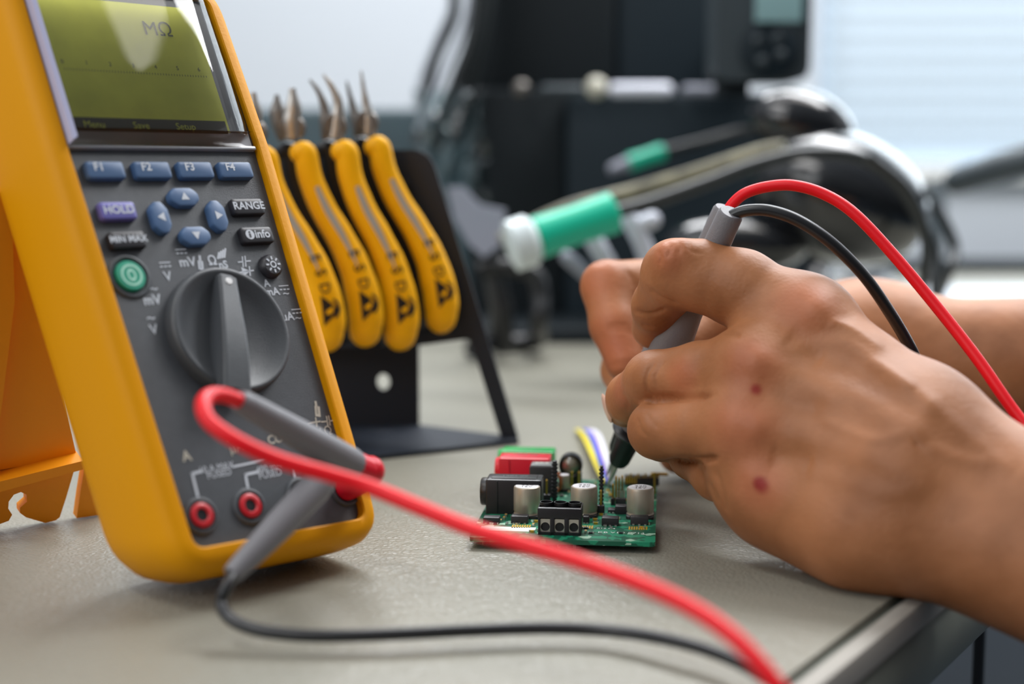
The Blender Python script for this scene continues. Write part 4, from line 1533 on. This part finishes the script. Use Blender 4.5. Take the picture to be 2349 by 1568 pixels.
class Field:
    def __init__(self, lo, hi, step):
        self.lo = np.array(lo); self.step = step
        self.n = np.ceil((np.array(hi) - self.lo) / step).astype(int) + 1
        self.ax = [self.lo[i] + step * np.arange(self.n[i]) for i in range(3)]
        self.F = np.full(self.n, 0.03, dtype=np.float32)

    def cone(self, Fl, a, b, ra, rb, k, sign=1):
        a, b = np.array(a), np.array(b)
        m = max(ra, rb) + max(k, 0.002) + 0.006
        lo = np.minimum(a, b) - m; hi = np.maximum(a, b) + m
        i0 = np.maximum(0, ((lo - self.lo) / self.step).astype(int)); i1 = np.minimum(self.n, ((hi - self.lo) / self.step).astype(int) + 2)
        if np.any(i1 <= i0):
            return
        X, Y, Z = np.meshgrid(self.ax[0][i0[0]:i1[0]], self.ax[1][i0[1]:i1[1]], self.ax[2][i0[2]:i1[2]], indexing='ij')
        ba = b - a
        L = max(1e-9, ba @ ba)
        px, py, pz = X - a[0], Y - a[1], Z - a[2]
        h = np.clip((px * ba[0] + py * ba[1] + pz * ba[2]) / L, 0, 1)
        hs = h * h * (3 - 2 * h) * 0.5 + h * 0.5
        d = np.sqrt((px - ba[0] * h) ** 2 + (py - ba[1] * h) ** 2 + (pz - ba[2] * h) ** 2) - (ra + (rb - ra) * hs)
        s = np.s_[i0[0]:i1[0], i0[1]:i1[1], i0[2]:i1[2]]
        if sign > 0:
            Fl[s] = smin(Fl[s], d, k)
        else:                             # carve
            Fl[s] = -smin(-Fl[s], d, k)

    def chain(self, pts, k, Fl=None):
        Fl = self.F if Fl is None else Fl
        for q, r in zip(pts[:-1], pts[1:]):
            self.cone(Fl, q[0], r[0], q[1], r[1], k)

    def mesh(self):
        V = self.F
        ins = V < 0
        nx, ny, nz = V.shape
        c = np.zeros((nx - 1, ny - 1, nz - 1), dtype=np.int8)
        for dx in (0, 1):
            for dy in (0, 1):
                for dz in (0, 1):
                    c += ins[dx:nx - 1 + dx, dy:ny - 1 + dy, dz:nz - 1 + dz]
        act = (c > 0) & (c < 8)
        idx = -np.ones(act.shape, dtype=np.int64)
        cells = np.argwhere(act)
        idx[act] = np.arange(len(cells))
        acc = np.zeros((len(cells), 3)); cnt = np.zeros(len(cells))
        cor = [(0, 0, 0), (1, 0, 0), (0, 1, 0), (1, 1, 0), (0, 0, 1), (1, 0, 1), (0, 1, 1), (1, 1, 1)]
        for a in cor:
            for ax_ in range(3):
                if a[ax_]:
                    continue
                b = list(a); b[ax_] = 1
                va = V[cells[:, 0] + a[0], cells[:, 1] + a[1], cells[:, 2] + a[2]]
                vb = V[cells[:, 0] + b[0], cells[:, 1] + b[1], cells[:, 2] + b[2]]
                m = (va < 0) != (vb < 0)
                t = np.where(m, va / np.where(m, va - vb, 1), 0)
                p = np.tile(np.array(a, float), (len(cells), 1))
                p[:, ax_] = t
                acc[m] += p[m]; cnt[m] += 1
        verts = self.lo + (cells + acc / cnt[:, None]) * self.step
        faces = []
        for ax_ in range(3):
            o1, o2 = [(1, 2), (2, 0), (0, 1)][ax_]
            sl0 = [slice(None)] * 3; sl1 = [slice(None)] * 3
            sl0[ax_] = slice(0, -1); sl1[ax_] = slice(1, None)
            A, B = ins[tuple(sl0)], ins[tuple(sl1)]
            e = np.argwhere(A != B)
            ok = (e[:, o1] > 0) & (e[:, o2] > 0) & (e[:, o1] < V.shape[o1] - 1) & (e[:, o2] < V.shape[o2] - 1)
            e = e[ok]
            fl = A[e[:, 0], e[:, 1], e[:, 2]]

            def g(d1, d2):
                q = e.copy(); q[:, o1] += d1; q[:, o2] += d2
                return idx[q[:, 0], q[:, 1], q[:, 2]]
            q = np.stack([g(-1, -1), g(0, -1), g(0, 0), g(-1, 0)], 1)
            q = np.where(fl[:, None], q, q[:, ::-1])
            faces.append(q)
        return verts, np.concatenate(faces)


def hand(fingers, body, details, carve, lo, hi, step, kf=0.0030, kp=0.010):
    f = Field(lo, hi, step)
    for a, b, k in body:
        f.cone(f.F, seg(a)[0], seg(b)[0], a[3], b[3], k)
    for ch, kroot in fingers:
        T = np.full(f.n, 0.03, dtype=np.float32)
        f.chain([seg(p) for p in ch], kf, T)
        # a wide blend at the root only, a tight one towards the tip
        r0 = np.array(P(*ch[0][:3])); r1 = np.array(P(*ch[1][:3]))
        X, Y, Z = np.meshgrid(*f.ax, indexing='ij', sparse=True)
        dist = np.sqrt((X - r0[0]) ** 2 + (Y - r0[1]) ** 2 + (Z - r0[2]) ** 2)
        k = np.clip(kroot * (1 - (dist - 0.016) / 0.030), 0.0016, kroot).astype(np.float32)
        f.F = smin(f.F, T, k)
    for a, b, k in details:
        f.cone(f.F, seg(a)[0], seg(b)[0], a[3], b[3], k)
    for a, b, k in carve:
        f.cone(f.F, seg(a)[0], seg(b)[0], a[3], b[3], k, -1)
    return f.mesh()


# near (left) hand: photo column, row, depth, radius
N = dict(
    index=[(1850, 745, .497, .0140), (1700, 662, .506, .0137), (1605, 632, .511, .0126), (1550, 626, .514, .0120), (1512, 700, .532, .0098), (1497, 752, .543, .0080)],
    middle=[(1730, 855, .487, .0130), (1610, 858, .498, .0112), (1500, 872, .512, .0104), (1450, 912, .535, .0094), (1436, 930, .547, .0084)],
    ring=[(1700, 985, .480, .0120), (1600, 980, .490, .0104), (1508, 985, .502, .0100), (1520, 1000, .525, .0088), (1580, 1010, .540, .0080)],
    pinky=[(1745, 1110, .478, .0118), (1650, 1085, .500, .0095), (1590, 1045, .520, .0084), (1600, 1030, .535, .0078)],
    thumb=[(1960, 920, .500, .0160), (1800, 900, .545, .0130), (1640, 890, .578, .0110), (1520, 880, .586, .0092)])
W1, W2, W3 = (2115, 975, .466, .0170), (2090, 1090, .458, .0180), (2050, 1205, .455, .0175)
A1, A2, A3 = (2560, 1290, .420, .0205), (2560, 1360, .418, .0210), (2560, 1405, .420, .0185)
C1, C3 = (2990, 1480, .392, .0230), (2990, 1545, .392, .0210)
body = [((1850, 742, .497, .0140), W1, .010), ((1740, 850, .490, .0132), W2, .014), ((1715, 985, .482, .0125), W2, .014), ((1750, 1110, .480, .0118), W3, .014),
        ((1850, 742, .499, .0125), (1740, 850, .492, .0120), .014), ((1740, 860, .490, .0125), (1715, 985, .483, .0120), .014), ((1715, 985, .483, .0118), (1750, 1110, .480, .0112), .014),
        ((1790, 1160, .482, .0150), (1950, 1225, .458, .0170), .014), ((1960, 920, .490, .0150), W2, .014), ((1900, 1040, .488, .017), (2080, 1120, .466, .018), .014),
        (W1, W2, .010), (W2, W3, .010), (W1, A1, .010), (W2, A2, .008), (W3, A3, .010), (A1, C1, .008), (A3, C3, .008), (A2, ((C1[0] + C3[0]) / 2, (C1[1] + C3[1]) / 2, C1[2], .023), .008)]
# knuckle heads, tendons and veins on the back of the hand
det = [((1862, 735, .4880, .0060), (1840, 728, .4890, .0055), .009), ((1540, 588, .5040, .0050), (1560, 582, .5040, .0048), .006), ((1492, 862, .5040, .0048), (1505, 858, .5040, .0045), .006), ((1500, 972, .4945, .0045), (1510, 970, .4945, .0045), .006)]
carve = [((1480, 914, .495, .0014), (1640, 912, .470, .0012), .003), ((1600, 1062, .488, .0012), (1660, 1056, .476, .0010), .003)]
lo = (0.035, 0.335, -0.060); hi = (0.262, 0.63, 0.120)
v1, f1_ = hand([(N['index'], .010), (N['middle'], .0055), (N['ring'], .0055), (N['pinky'], .007), (N['thumb'], .010)], body, det, carve, lo, hi, 0.00085)

# far (right) hand
FN = dict(
    index=[(1640, 690, .635, .0135), (1520, 655, .622, .0122), (1392, 656, .607, .0108), (1408, 745, .598, .0100), (1436, 830, .592, .0086)],
    middle=[(1640, 780, .640, .0130), (1520, 760, .635, .0115), (1440, 770, .628, .0105), (1428, 850, .615, .0090), (1440, 895, .602, .0080)],
    ring=[(1660, 880, .640, .0125), (1560, 870, .636, .0110), (1500, 890, .630, .0100), (1490, 950, .620, .0088)],
    pinky=[(1690, 980, .635, .0115), (1620, 985, .625, .0098), (1575, 1010, .618, .0092), (1553, 1042, .612, .0082)],
    thumb=[(1800, 800, .620, .0150), (1720, 770, .605, .0130), (1640, 752, .592, .0112), (1575, 790, .582, .0092)])
V1, V2 = (1990, 790, .655, .0215), (1990, 880, .650, .0200)
B1, B2 = (2620, 815, .610, .0235), (2620, 850, .610, .0235)
body2 = [((1640, 690, .637, .0130), V1, .014), ((1640, 780, .640, .0125), V1, .014), ((1660, 880, .640, .0120), V2, .014), ((1690, 980, .635, .0115), V2, .016),
         ((1640, 690, .637, .0120), (1660, 880, .640, .0118), .014), ((1660, 880, .640, .0115), (1690, 980, .635, .0110), .014), ((1800, 800, .625, .0150), V1, .016),
         ((1780, 880, .640, .018), (1900, 860, .645, .019), .016), (V1, V2, .016), (V1, B1, .02), (V2, B2, .02)]
lo = (0.020, 0.54, -0.0025); hi = (0.305, 0.72, 0.125)
v2, f2_ = hand([(FN['index'], .009), (FN['middle'], .007), (FN['ring'], .007), (FN['pinky'], .007), (FN['thumb'], .010)], body2, [], [], lo, hi, 0.0013)
org = Vector((0.16, 0.52, 0.0))


def vnormals(v, f):
    n = np.zeros_like(v)
    fn = np.cross(v[f[:, 2]] - v[f[:, 0]], v[f[:, 3]] - v[f[:, 1]])
    for k in range(4):
        np.add.at(n, f[:, k], fn)
    return n / (np.linalg.norm(n, axis=1)[:, None] + 1e-12)


def topix(v):
    d = v - np.array(CAM)
    z = d @ np.array(FWD)
    return W / 2 + FPX * (d @ np.array(RT)) / z, H / 2 - FPX * (d @ np.array(UP)) / z, z


# relief of the near hand: (line, half width in photo px, height in mm); negative heights are creases
REL = [([(1870, 720), (1985, 800), (2130, 930)], 34, 1.5), ([(1890, 742), (1960, 762), (2030, 812)], 13, 0.8), ([(1780, 800), (1860, 790), (1940, 795), (2040, 865), (2110, 905)], 17, 0.6),
       ([(1740, 835), (1880, 880), (2000, 930), (2100, 990)], 34, 1.2), ([(1740, 985), (1880, 1010), (2010, 1050), (2110, 1110)], 34, 0.9),
       ([(1985, 832), (2040, 858), (2100, 905)], 13, 0.5), ([(1860, 945), (1950, 990), (2010, 1008), (2090, 996)], 15, 0.6), ([(2120, 1020), (2190, 1050), (2290, 1068)], 17, 0.6), ([(1800, 905), (1860, 900), (1930, 930)], 16, 0.4),
       ([(1790, 1060), (1900, 1090), (2030, 1130), (2120, 1120)], 20, 0.4), ([(2100, 900), (2200, 985), (2330, 1090)], 20, 0.5),
       ([(1695, 815), (1730, 825)], 42, 1.5), ([(1690, 965), (1730, 975)], 42, 1.3), ([(1735, 1095), (1760, 1110)], 40, 1.0), ([(1845, 690), (1880, 705)], 44, 1.2),
       ([(1760, 900), (1860, 930)], 30, -1.3), ([(1760, 1045), (1870, 1065)], 28, -1.0), ([(1800, 770), (1890, 830)], 26, -1.0), ([(2098, 1022), (2108, 1014)], 16, -0.8),
       ([(1475, 918), (1530, 914), (1640, 905)], 6.5, -2.6), ([(1545, 1052), (1600, 1056), (1648, 1050)], 6.5, -2.2), ([(1655, 755), (1700, 775)], 8, -0.8),
       ([(1452, 712), (1490, 720), (1533, 706)], 4, -0.8), ([(1488, 662), (1515, 682), (1560, 700)], 5, -0.7), ([(1470, 745), (1500, 752)], 4, -0.5),
       ([(1532, 552), (1538, 572), (1528, 592)], 3.5, -0.55), ([(1556, 548), (1560, 568), (1552, 588)], 3.5, -0.5), ([(1580, 552), (1586, 575), (1612, 582)], 3.5, -0.5), ([(1506, 572), (1516, 590), (1512, 606)], 3.5, -0.45),
       ([(1505, 826), (1484, 860), (1486, 896), (1505, 908)], 5, -0.7), ([(1528, 822), (1505, 860), (1510, 890)], 4, -0.45), ([(1462, 958), (1470, 985), (1490, 1004)], 4, -0.55), ([(1484, 946), (1496, 968), (1512, 980)], 4, -0.4),
       ([(1428, 898), (1440, 922), (1436, 948)], 4, -0.4), ([(1600, 1070), (1625, 1110), (1650, 1160)], 7, -0.7), ([(1640, 1075), (1655, 1120), (1668, 1180)], 6, -0.5)]
REL2 = [([(1352, 598), (1372, 604), (1392, 600)], 6, -0.4), ([(1440, 620), (1452, 640), (1456, 660)], 6, -0.8), ([(1388, 752), (1420, 745), (1440, 748)], 5, -0.6), ([(1395, 762), (1425, 757), (1448, 762)], 4, -0.4), ([(1395, 840), (1430, 832), (1460, 838)], 5, -0.6)]


def relief(v, f, rel):
    n = vnormals(v, f)
    u_, v_, z_ = topix(v)
    view = (np.array(CAM) - v)
    view /= np.linalg.norm(view, axis=1)[:, None]
    face = np.clip((n * view).sum(1) * 2.5, 0, 1)
    # front-most surface only
    disp = np.zeros(len(v))
    gx = (u_ // 6).astype(int) - int((u_ // 6).min()); gy = (v_ // 6).astype(int) - int((v_ // 6).min())
    zb = np.full((gx.max() + 1, gy.max() + 1), 9.0)
    np.minimum.at(zb, (gx, gy), z_)
    vis = z_ < zb[gx, gy] + 0.006
    for line, w, amp in rel:
        L = catmull([Vector((a, b, 0)) for a, b in line], 6) if len(line) > 2 else [Vector((*line[0], 0)), Vector((*line[1], 0))]
        d = np.full(len(v), 1e9); tt = np.zeros(len(v))
        m = len(L) - 1
        for i in range(m):
            ax, ay = L[i].x, L[i].y
            bx_, by_ = L[i + 1].x - ax, L[i + 1].y - ay
            h = np.clip(((u_ - ax) * bx_ + (v_ - ay) * by_) / (bx_ * bx_ + by_ * by_ + 1e-9), 0, 1)
            di = np.hypot(u_ - ax - h * bx_, v_ - ay - h * by_)
            up = di < d
            d[up] = di[up]; tt[up] = (i + h[up]) / m
        end = np.clip(np.sin(np.clip(tt, 0.02, 0.98) * PI) * 2.2, 0, 1) if w < 30 else 1.0
        disp += amp * 0.001 * np.exp(-(d / w) ** 2) * end
    return v + n * (disp * face * vis)[:, None]


for vv_ in (v1, v2):                     # flesh rests on the mat, never in it
    on = (vv_[:, 0] - ea.x) * ed.y - (vv_[:, 1] - ea.y) * ed.x < 0.004
    vv_[on, 2] = np.maximum(vv_[on, 2], 0.0003)
v1 = relief(v1, f1_, REL)
v2 = relief(v2, f2_, REL2)


def onskin(v, u0, v0):
    u_, v_, z_ = topix(v)
    d = np.hypot(u_ - u0, v_ - v0) + z_ * 400
    return Vector(v[int(np.argmin(d))]) - org


spots = [(onskin(v1, 1735, 892), 0.0030), (onskin(v1, 1746, 1112), 0.0040), (onskin(v1, 1741, 1104), 0.0032)]
flush = [(onskin(v1, 1720, 830), 0.016), (onskin(v1, 1700, 975), 0.018), (onskin(v1, 1850, 690), 0.018), (onskin(v1, 1530, 580), 0.012), (onskin(v1, 1740, 1110), 0.014), (onskin(v1, 1560, 860), 0.010),
         (onskin(v2, 1365, 640), 0.018), (onskin(v2, 1400, 760), 0.018), (onskin(v1, 1420, 900), 0.012), (onskin(v2, 1420, 830), 0.016)]
M['skin'] = skin_mat('skin', spots, flush)
me = bpy.data.meshes.new('person')
vv = np.concatenate([v1, v2]) - np.array(org)
ff = np.concatenate([f1_, f2_ + len(v1)])
me.vertices.add(len(vv)); me.vertices.foreach_set('co', vv.astype(np.float32).ravel())
me.loops.add(len(ff) * 4); me.loops.foreach_set('vertex_index', ff.astype(np.int32).ravel())
me.polygons.add(len(ff)); me.polygons.foreach_set('loop_start', np.arange(0, len(ff) * 4, 4, dtype=np.int32)); me.polygons.foreach_set('loop_total', np.full(len(ff), 4, dtype=np.int32))
me.polygons.foreach_set('use_smooth', np.ones(len(ff), dtype=bool))
me.update(calc_edges=True)
me.validate()
me.materials.append(M['skin'])
person = bpy.data.objects.new('person', me)
col.objects.link(person)
person.location = org
WM['person'] = Matrix.Translation(org)
tag(person, 'bare hands and forearms of a person holding test probes over the circuit board', 'person')
sm = person.modifiers.new('smooth', 'SMOOTH'); sm.factor = 0.5; sm.iterations = 2


sl_a, sl_b = Vector(P(2900, 1500, .398)), Vector(P(3900, 1980, .34))
MB().add(tube([sl_a, sl_a * 0.97 + sl_b * 0.03, sl_a * 0.5 + sl_b * 0.5, sl_b], [0.0385, 0.041, 0.047, 0.052], 24), 'shirt').build('sleeve', person, label='dark cloth sleeve')
sl_a, sl_b = Vector(P(2600, 835, .612)), Vector(P(3600, 1100, .55))
MB().add(tube([sl_a, sl_a * 0.97 + sl_b * 0.03, sl_a * 0.5 + sl_b * 0.5, sl_b], [0.0300, 0.033, 0.042, 0.050], 24), 'shirt').build('sleeve', person, label='dark cloth sleeve')


def nail(p, nrm, along_, w, l):
    x = axes(p, Vector(nrm).cross(Vector(along_)).normalized(), Vector(along_).normalized(), Vector(nrm).normalized())
    MB(x).add(ball((0, 0, 0), 1.0, 16, (w, l, w * 0.22)), 'nail').build('fingernail', person, label='pale fingernail')


nail(P(1392, 936, .545), (-1, -0.25, 0.1), (0.25, 0.3, -1), .0050, .0062)
nail(P(1592, 772, .580), (-0.2, -0.9, 0.4), (-0.8, 0.1, -0.5), .0050, .0065)
nail(P(1470, 795, .592), (-0.2, -1, 0.3), (0.4, 0, -1), .0046, .0058)
#@@BACK
# ================================================================== out of focus things at the back of the bench
def PB(mb, u0, u1, v0, v1, Z, dep, m, bev=0.004):
    """box whose front face covers photo columns u0..u1 and rows v0..v1 at depth Z"""
    a, b = P(u0, v1, Z), P(u1, v0, Z)
    y = (a.y + b.y) / 2
    mb.add(box(a.x, b.x, y, y + dep, max(0.0005, a.z), b.z, bev), m)
    return mb


def zg(v):
    return G(1174, v).y


loose('storage_box', 'long dark teal box behind the pliers at the back of the bench', 'box', PB(MB(), 480, 1085, 250, 700, 1.42, 0.20, 'teal_box', 0.008))
mach = thing('instrument_tower', 'tall black instrument housing in the middle of the background', 'instrument', P(1300, 640, 1.22))
mb = MB()
PB(mb, 1085, 1412, -300, 205, 1.20, 0.16, 'machine', 0.006)
PB(mb, 1412, 1662, -300, 196, 1.21, 0.15, 'machine_b', 0.006)
mb.build('upper_housing', mach)
mb = MB()
PB(mb, 1075, 1300, 205, 770, 1.20, 0.14, 'machine', 0.006)
PB(mb, 1300, 1850, 215, 770, 1.19, 0.14, 'machine_b', 0.006)
mb.build('lower_housing', mach)
mb = MB()  # highlights along the housing edge, built as pale bars and balls
for u0, u1, m in ((1412, 1528, 'glint_white'), (1250, 1330, 'dev_grey'), (1575, 1690, 'bracket_grey')):
    a, b = P(u0, 206, 1.165), P(u1, 206, 1.165)
    mb.add(tube([a, b], 0.0058 if m == 'glint_white' else 0.0042, 12, round_ends=True), m)
mb.build('glint_rail', mach, label='metal edge bits across the housing, coloured as bright reflections')
MB().add(ball(P(1368, 201, 1.165), 0.009, 16), 'cream').build('knob', mach)  # warm ball in the place of a round reflection
MB().add(ball(P(1196, 203, 1.165), 0.007, 16), 'steel_dark').build('knob', mach)

dv = thing('control_unit', 'dark grey device with a pale teal display at the top of the picture', 'control unit', P(1750, 180, 1.05))
a, b = P(1640, 185, 1.06), P(1858, -260, 1.06)
pol = fillet([(a.x, a.z), (b.x, a.z), (b.x, b.z), (a.x, b.z)], 0.012, 6)
yv = a.y
mb = MB().add(([(x, yv, z) for x, z in pol] + [(x, yv + 0.05, z) for x, z in pol], [tuple(range(len(pol)))] + [tuple(range(len(pol), 2 * len(pol)))] + [(i, (i + 1) % len(pol), len(pol) + (i + 1) % len(pol), len(pol) + i) for i in range(len(pol))]), 'dev_grey')
PB(mb, 1650, 1720, 185, 215, 1.07, 0.03, 'machine', 0.002)
PB(mb, 1700, 1800, 20, 120, 1.10, 0.12, 'machine', 0.002)
mb.build('housing', dv)
mb = PB(MB(), 1735, 1842, -120, 48, 1.035, 0.004, 'teal_lcd', 0.001)
mb.build('display', dv, label='pale teal display')
c = P(1765, 112, 1.05)
MB(facing(c, (0, -1, 0))).add(lathe([(0.0001, 0.004), (0.018, 0.004), (0.0215, 0.002), (0.0215, -0.004)], 36), 'machine_b').build('dial', dv)
for u, v in ((1738, 92), (1782, 88), (1790, 125), (1748, 140)):
    MB().add(ball(P(u, v, 1.046), 0.0042, 12), 'dev_grey').build('button', dv)

# glossy black magnifier lamp head with base
lamp = thing('magnifier_lamp', 'glossy black domed lamp head with white window reflections at right', 'lamp', G(1900, 690))
X = facing(P(1925, 420, 0.98), (-0.25, -0.15, 0.75), (0, 1, 0))
MB().add(ball((0, 0, 0), 0.062, 32, (1.05, 0.8, 0.72)), 'glossy_black', Matrix.Translation(P(1925, 452, 0.99)) @ Matrix.Rotation(0.38, 4, 'Y')).build('shade', lamp)
MB().add(ball((0, 0, 0), 0.030, 24, (1.25, 0.8, 0.8)), 'glossy_black', Matrix.Translation(P(1840, 285, 0.99)) @ Matrix.Rotation(0.3, 4, 'Y')).build('lamp_neck', lamp)
MB().add(ball((0, 0, 0), 0.034, 24, (1.5, 0.8, 0.62)), 'glossy_black', Matrix.Translation(P(1690, 560, 0.985)) ).build('joint', lamp)
MB(Matrix.Translation(G(1860, 655))).add(lathe([(0.0001, 0), (0.095, 0), (0.098, 0.006), (0.092, 0.016), (0.030, 0.022), (0.018, 0.05), (0.0001, 0.052)], 48), 'glossy_black').build('base', lamp)
gb_ = G(1860, 655)
MB().add(tube(catmull([gb_ + Vector((0, 0, 0.03)), gb_ + Vector((-0.01, -0.03, 0.05)), P(1700, 570, 1.02), P(1760, 520, 1.02), P(1870, 480, 1.01)], 6), 0.010, 14), 'glossy_black').build('lamp_arm', lamp)

# magnifier arm at the far right
loose('lamp_arm', 'dark grey padded arm reaching in from the right edge above the sill', 'arm', MB().add(tube([P(2196, 415, 1.12), P(2290, 385, 1.10), P(2520, 330, 1.06), P(3500, 60, 0.95)], [0.0105, 0.0125, 0.0135, 0.0135], 18, round_ends=True), 'dev_grey'))
loose('rail', 'thin dark rail along the back of the bench under the window', 'rail', MB().add(box(0.30, 1.32, 1.84, 1.86, 0.0, 0.012, 0.002), 'machine').add(box(0.30, 1.32, 1.852, 1.86, 0.0, 0.018, 0.002), 'machine'))
loose('small_bottle', 'small dark bottle standing before the window sill', 'bottle', MB(Matrix.Translation(G(2140, 640))).add(lathe([(0.0001, 0), (0.012, 0), (0.0125, 0.03), (0.012, 0.095), (0.006, 0.112), (0.006, 0.124), (0.0001, 0.125)], 20), 'dev_grey'))
loose('white_slab', 'flat white paper lying on the bench below the window', 'slab', MB().add(prism([(0.40, 1.12), (0.86, 1.12), (0.95, 1.55), (0.43, 1.55)], 0.0, 0.006, 0.001), 'wall'))  # thin white slab over part of the far bench top

# soldering irons
def iron(label, a, b, r, cable, cr, collar=True, m='iron_green'):
    t = thing('soldering_iron', label, 'soldering iron', a)
    d = (b - a)
    c3 = [a + d * k for k in (0, 0.04, 0.2, 0.5, 0.8, 0.97, 1.0)]
    MB().add(tube(c3, [r * .8, r * 1.0, r * .96, r * .92, r * .96, r * .98, r * .7], 20), m).build('grip', t, label='green grip')
    if collar:
        MB().add(tube([a - d * 0.30, a - d * 0.27, a - d * 0.05, a + d * 0.02], [r * 0.9, r * 1.22, r * 1.22, r * 0.95], 20), 'iron_white').build('collar', t, label='pale metal collar')
    else:
        MB().add(tube([a - d * 0.5, a], [r * 0.5, r * 0.8], 16), 'bracket_grey').build('collar', t)
    MB().add(tube(catmull([b - d * 0.03] + cable, 8), cr, 12), 'dark_cable').build('cable', t)
    return t


iron('soldering iron with a thick green grip resting in its holder', P(1225, 548, 0.86), P(1412, 486, 0.87), 0.0130,
     [P(1500, 462, 0.875), P(1620, 420, 0.88), P(1740, 375, 0.885), P(1860, 350, 0.89), P(1970, 360, 0.90), P(2050, 410, 0.91), P(2110, 500, 0.92), P(2145, 600, 0.93), G(2140, 850, 0.005)], 0.0042)
iron('second soldering iron with a short green band, farther back', P(1440, 375, 1.10), P(1522, 348, 1.11), 0.0068,
     [P(1600, 328, 1.11), P(1720, 300, 1.10), P(1850, 310, 1.09), P(1980, 340, 1.08), P(2080, 400, 1.05), P(2150, 480, 1.04), P(2190, 570, 1.04), P(2170, 640, 1.04), G(2130, 740, 0.004)], 0.0040, False)
MBc = MB().add(tube(catmull([P(1150, 552, 0.93), P(1300, 480, 0.94), P(1450, 440, 0.95), P(1600, 395, 0.935), P(1740, 350, 0.92), P(1800, 338, 0.91)], 8), 0.0052, 12), 'braid')
loose('braided_hose', 'speckled braided hose running behind the green soldering iron', 'hose', MBc)
loose('cable_loop', 'thin dark cable looping down beside the lamp dome at right', 'cable', MB().add(tube(catmull([P(1990, 358, 0.85), P(2075, 430, 0.85), P(2118, 520, 0.86), P(2125, 610, 0.87), P(2105, 700, 0.88), G(2095, 884, 0.004)], 8), 0.0034, 12), 'dark_cable'))

# iron stand
stand = thing('iron_stand', 'black soldering iron stand with a pale forked holder', 'stand', G(1180, 780))
pc = [P(1100, 620, 0.98), P(1125, 610, 0.98), P(1220, 625, 0.98), P(1240, 680, 0.98), P(1235, 740, 0.98), G(1228, 782, 0.009), G(1120, 786, 0.009), G(1085, 800, 0.009)]
mb = MB().add(tube(catmull(pc, 6), 0.0065, 12), 'black')
mb.build('loop_frame', stand)
g = G(1330, 800)
MB().add(box(g.x - 0.085, g.x + 0.16, g.y + 0.03, g.y + 0.15, 0, 0.012, 0.004), 'machine').build('base', stand)
mb = MB()
mb.add(tube(catmull([G(1455, 868, 0.0075), P(1435, 720, 0.90), P(1405, 630, 0.90), P(1385, 590, 0.90), P(1360, 545, 0.90), P(1352, 520, 0.90)], 5), 0.0062, 12, round_ends=True), 'bracket')
mb.add(tube(catmull([G(1515, 868, 0.0075), P(1505, 720, 0.90), P(1490, 610, 0.90), P(1475, 560, 0.90), P(1455, 520, 0.90), P(1442, 500, 0.90)], 5), 0.0062, 12, round_ends=True), 'bracket')
mb.add(tube([P(1455, 522, 0.90), P(1496, 505, 0.90)], 0.0058, 12, round_ends=True), 'bracket')
mb.add(tube(catmull([P(1300, 590, 0.90), P(1370, 650, 0.90), P(1440, 700, 0.90)], 5), 0.0045, 12, round_ends=True), 'bracket_grey')
mb.build('holder_fork', stand, label='pale forked holder')
bk = [(1025, 430), (1060, 428), (1100, 470), (1160, 482), (1150, 560), (1110, 590), (1075, 560), (1040, 500)]
mb = MB()
pts = [P(u, v, 0.97) for u, v in bk]
pts2 = [p + Vector((0, 0.012, 0)) for p in pts]
mb.add(loft([[tuple(p) for p in pts], [tuple(p) for p in pts2]]), 'bracket_grey')
mb.build('side_bracket', stand, label='grey plastic bracket')
MB().add(tube([P(1120, 560, 0.985), P(1150, 700, 0.985), G(1150, 790, 0.010)], [0.006, 0.008, 0.009], 12), 'black').build('post', stand)
# clear plastic bag and hanging cables left of the tower
rs = random.Random(3)
mb = MB()
nu, nv = 12, 14
gv = []
for j in range(nv):
    for i in range(nu):
        u = 950 + 150 * i / (nu - 1) + rs.uniform(-8, 8) + 30 * j / nv
        v = 205 + 290 * j / (nv - 1) + rs.uniform(-8, 8)
        gv.append(tuple(P(u, v, 1.10 + 0.018 * math.sin(i * 1.3 + j * 0.6) + rs.uniform(-.006, .006))))
mb.add((gv, [(j * nu + i, j * nu + i + 1, (j + 1) * nu + i + 1, (j + 1) * nu + i) for j in range(nv - 1) for i in range(nu - 1)]), 'bag')
loose('plastic_bag', 'crumpled clear plastic bag hanging between the pliers and the tower', 'bag', mb, angle=80)
hang = [((1120, -420), (1080, -60), (1062, 60), (1020, 160), (985, 240), (960, 300)), ((1130, -420), (1052, -60), (1040, 40), (1000, 130), (975, 230), (955, 330)), ((1125, -420), (1100, -60), (1085, 80), (1050, 180), (1020, 260), (1000, 350)),
        ((1135, -420), (1040, -60), (1030, 20), (1000, 90), (965, 180), (950, 240)), ((1140, -420), (1120, -60), (1105, 60), (1085, 150), (1060, 230), (1040, 330))]
for i, h_ in enumerate(hang):
    m_, w_ = (('silver', 0.0030), ('dark_cable', 0.0045), ('dark_cable', 0.0060), ('silver', 0.0022), ('dark_cable', 0.008))[i]
    lab = ('silvery cable hanging down, middle of the bundle', 'dark cable hanging beside the silvery one', 'dark cable hanging near the tower', 'thin silvery cable hanging at the left of the bundle', 'thick dark cable hanging next to the tower')[i]
    loose('hanging_cable', lab, 'cable', MB().add(tube(catmull([P(u, v, 1.12 + 0.012 * i) for u, v in h_], 6), w_, 10), m_), group='cables hanging left of the tower')
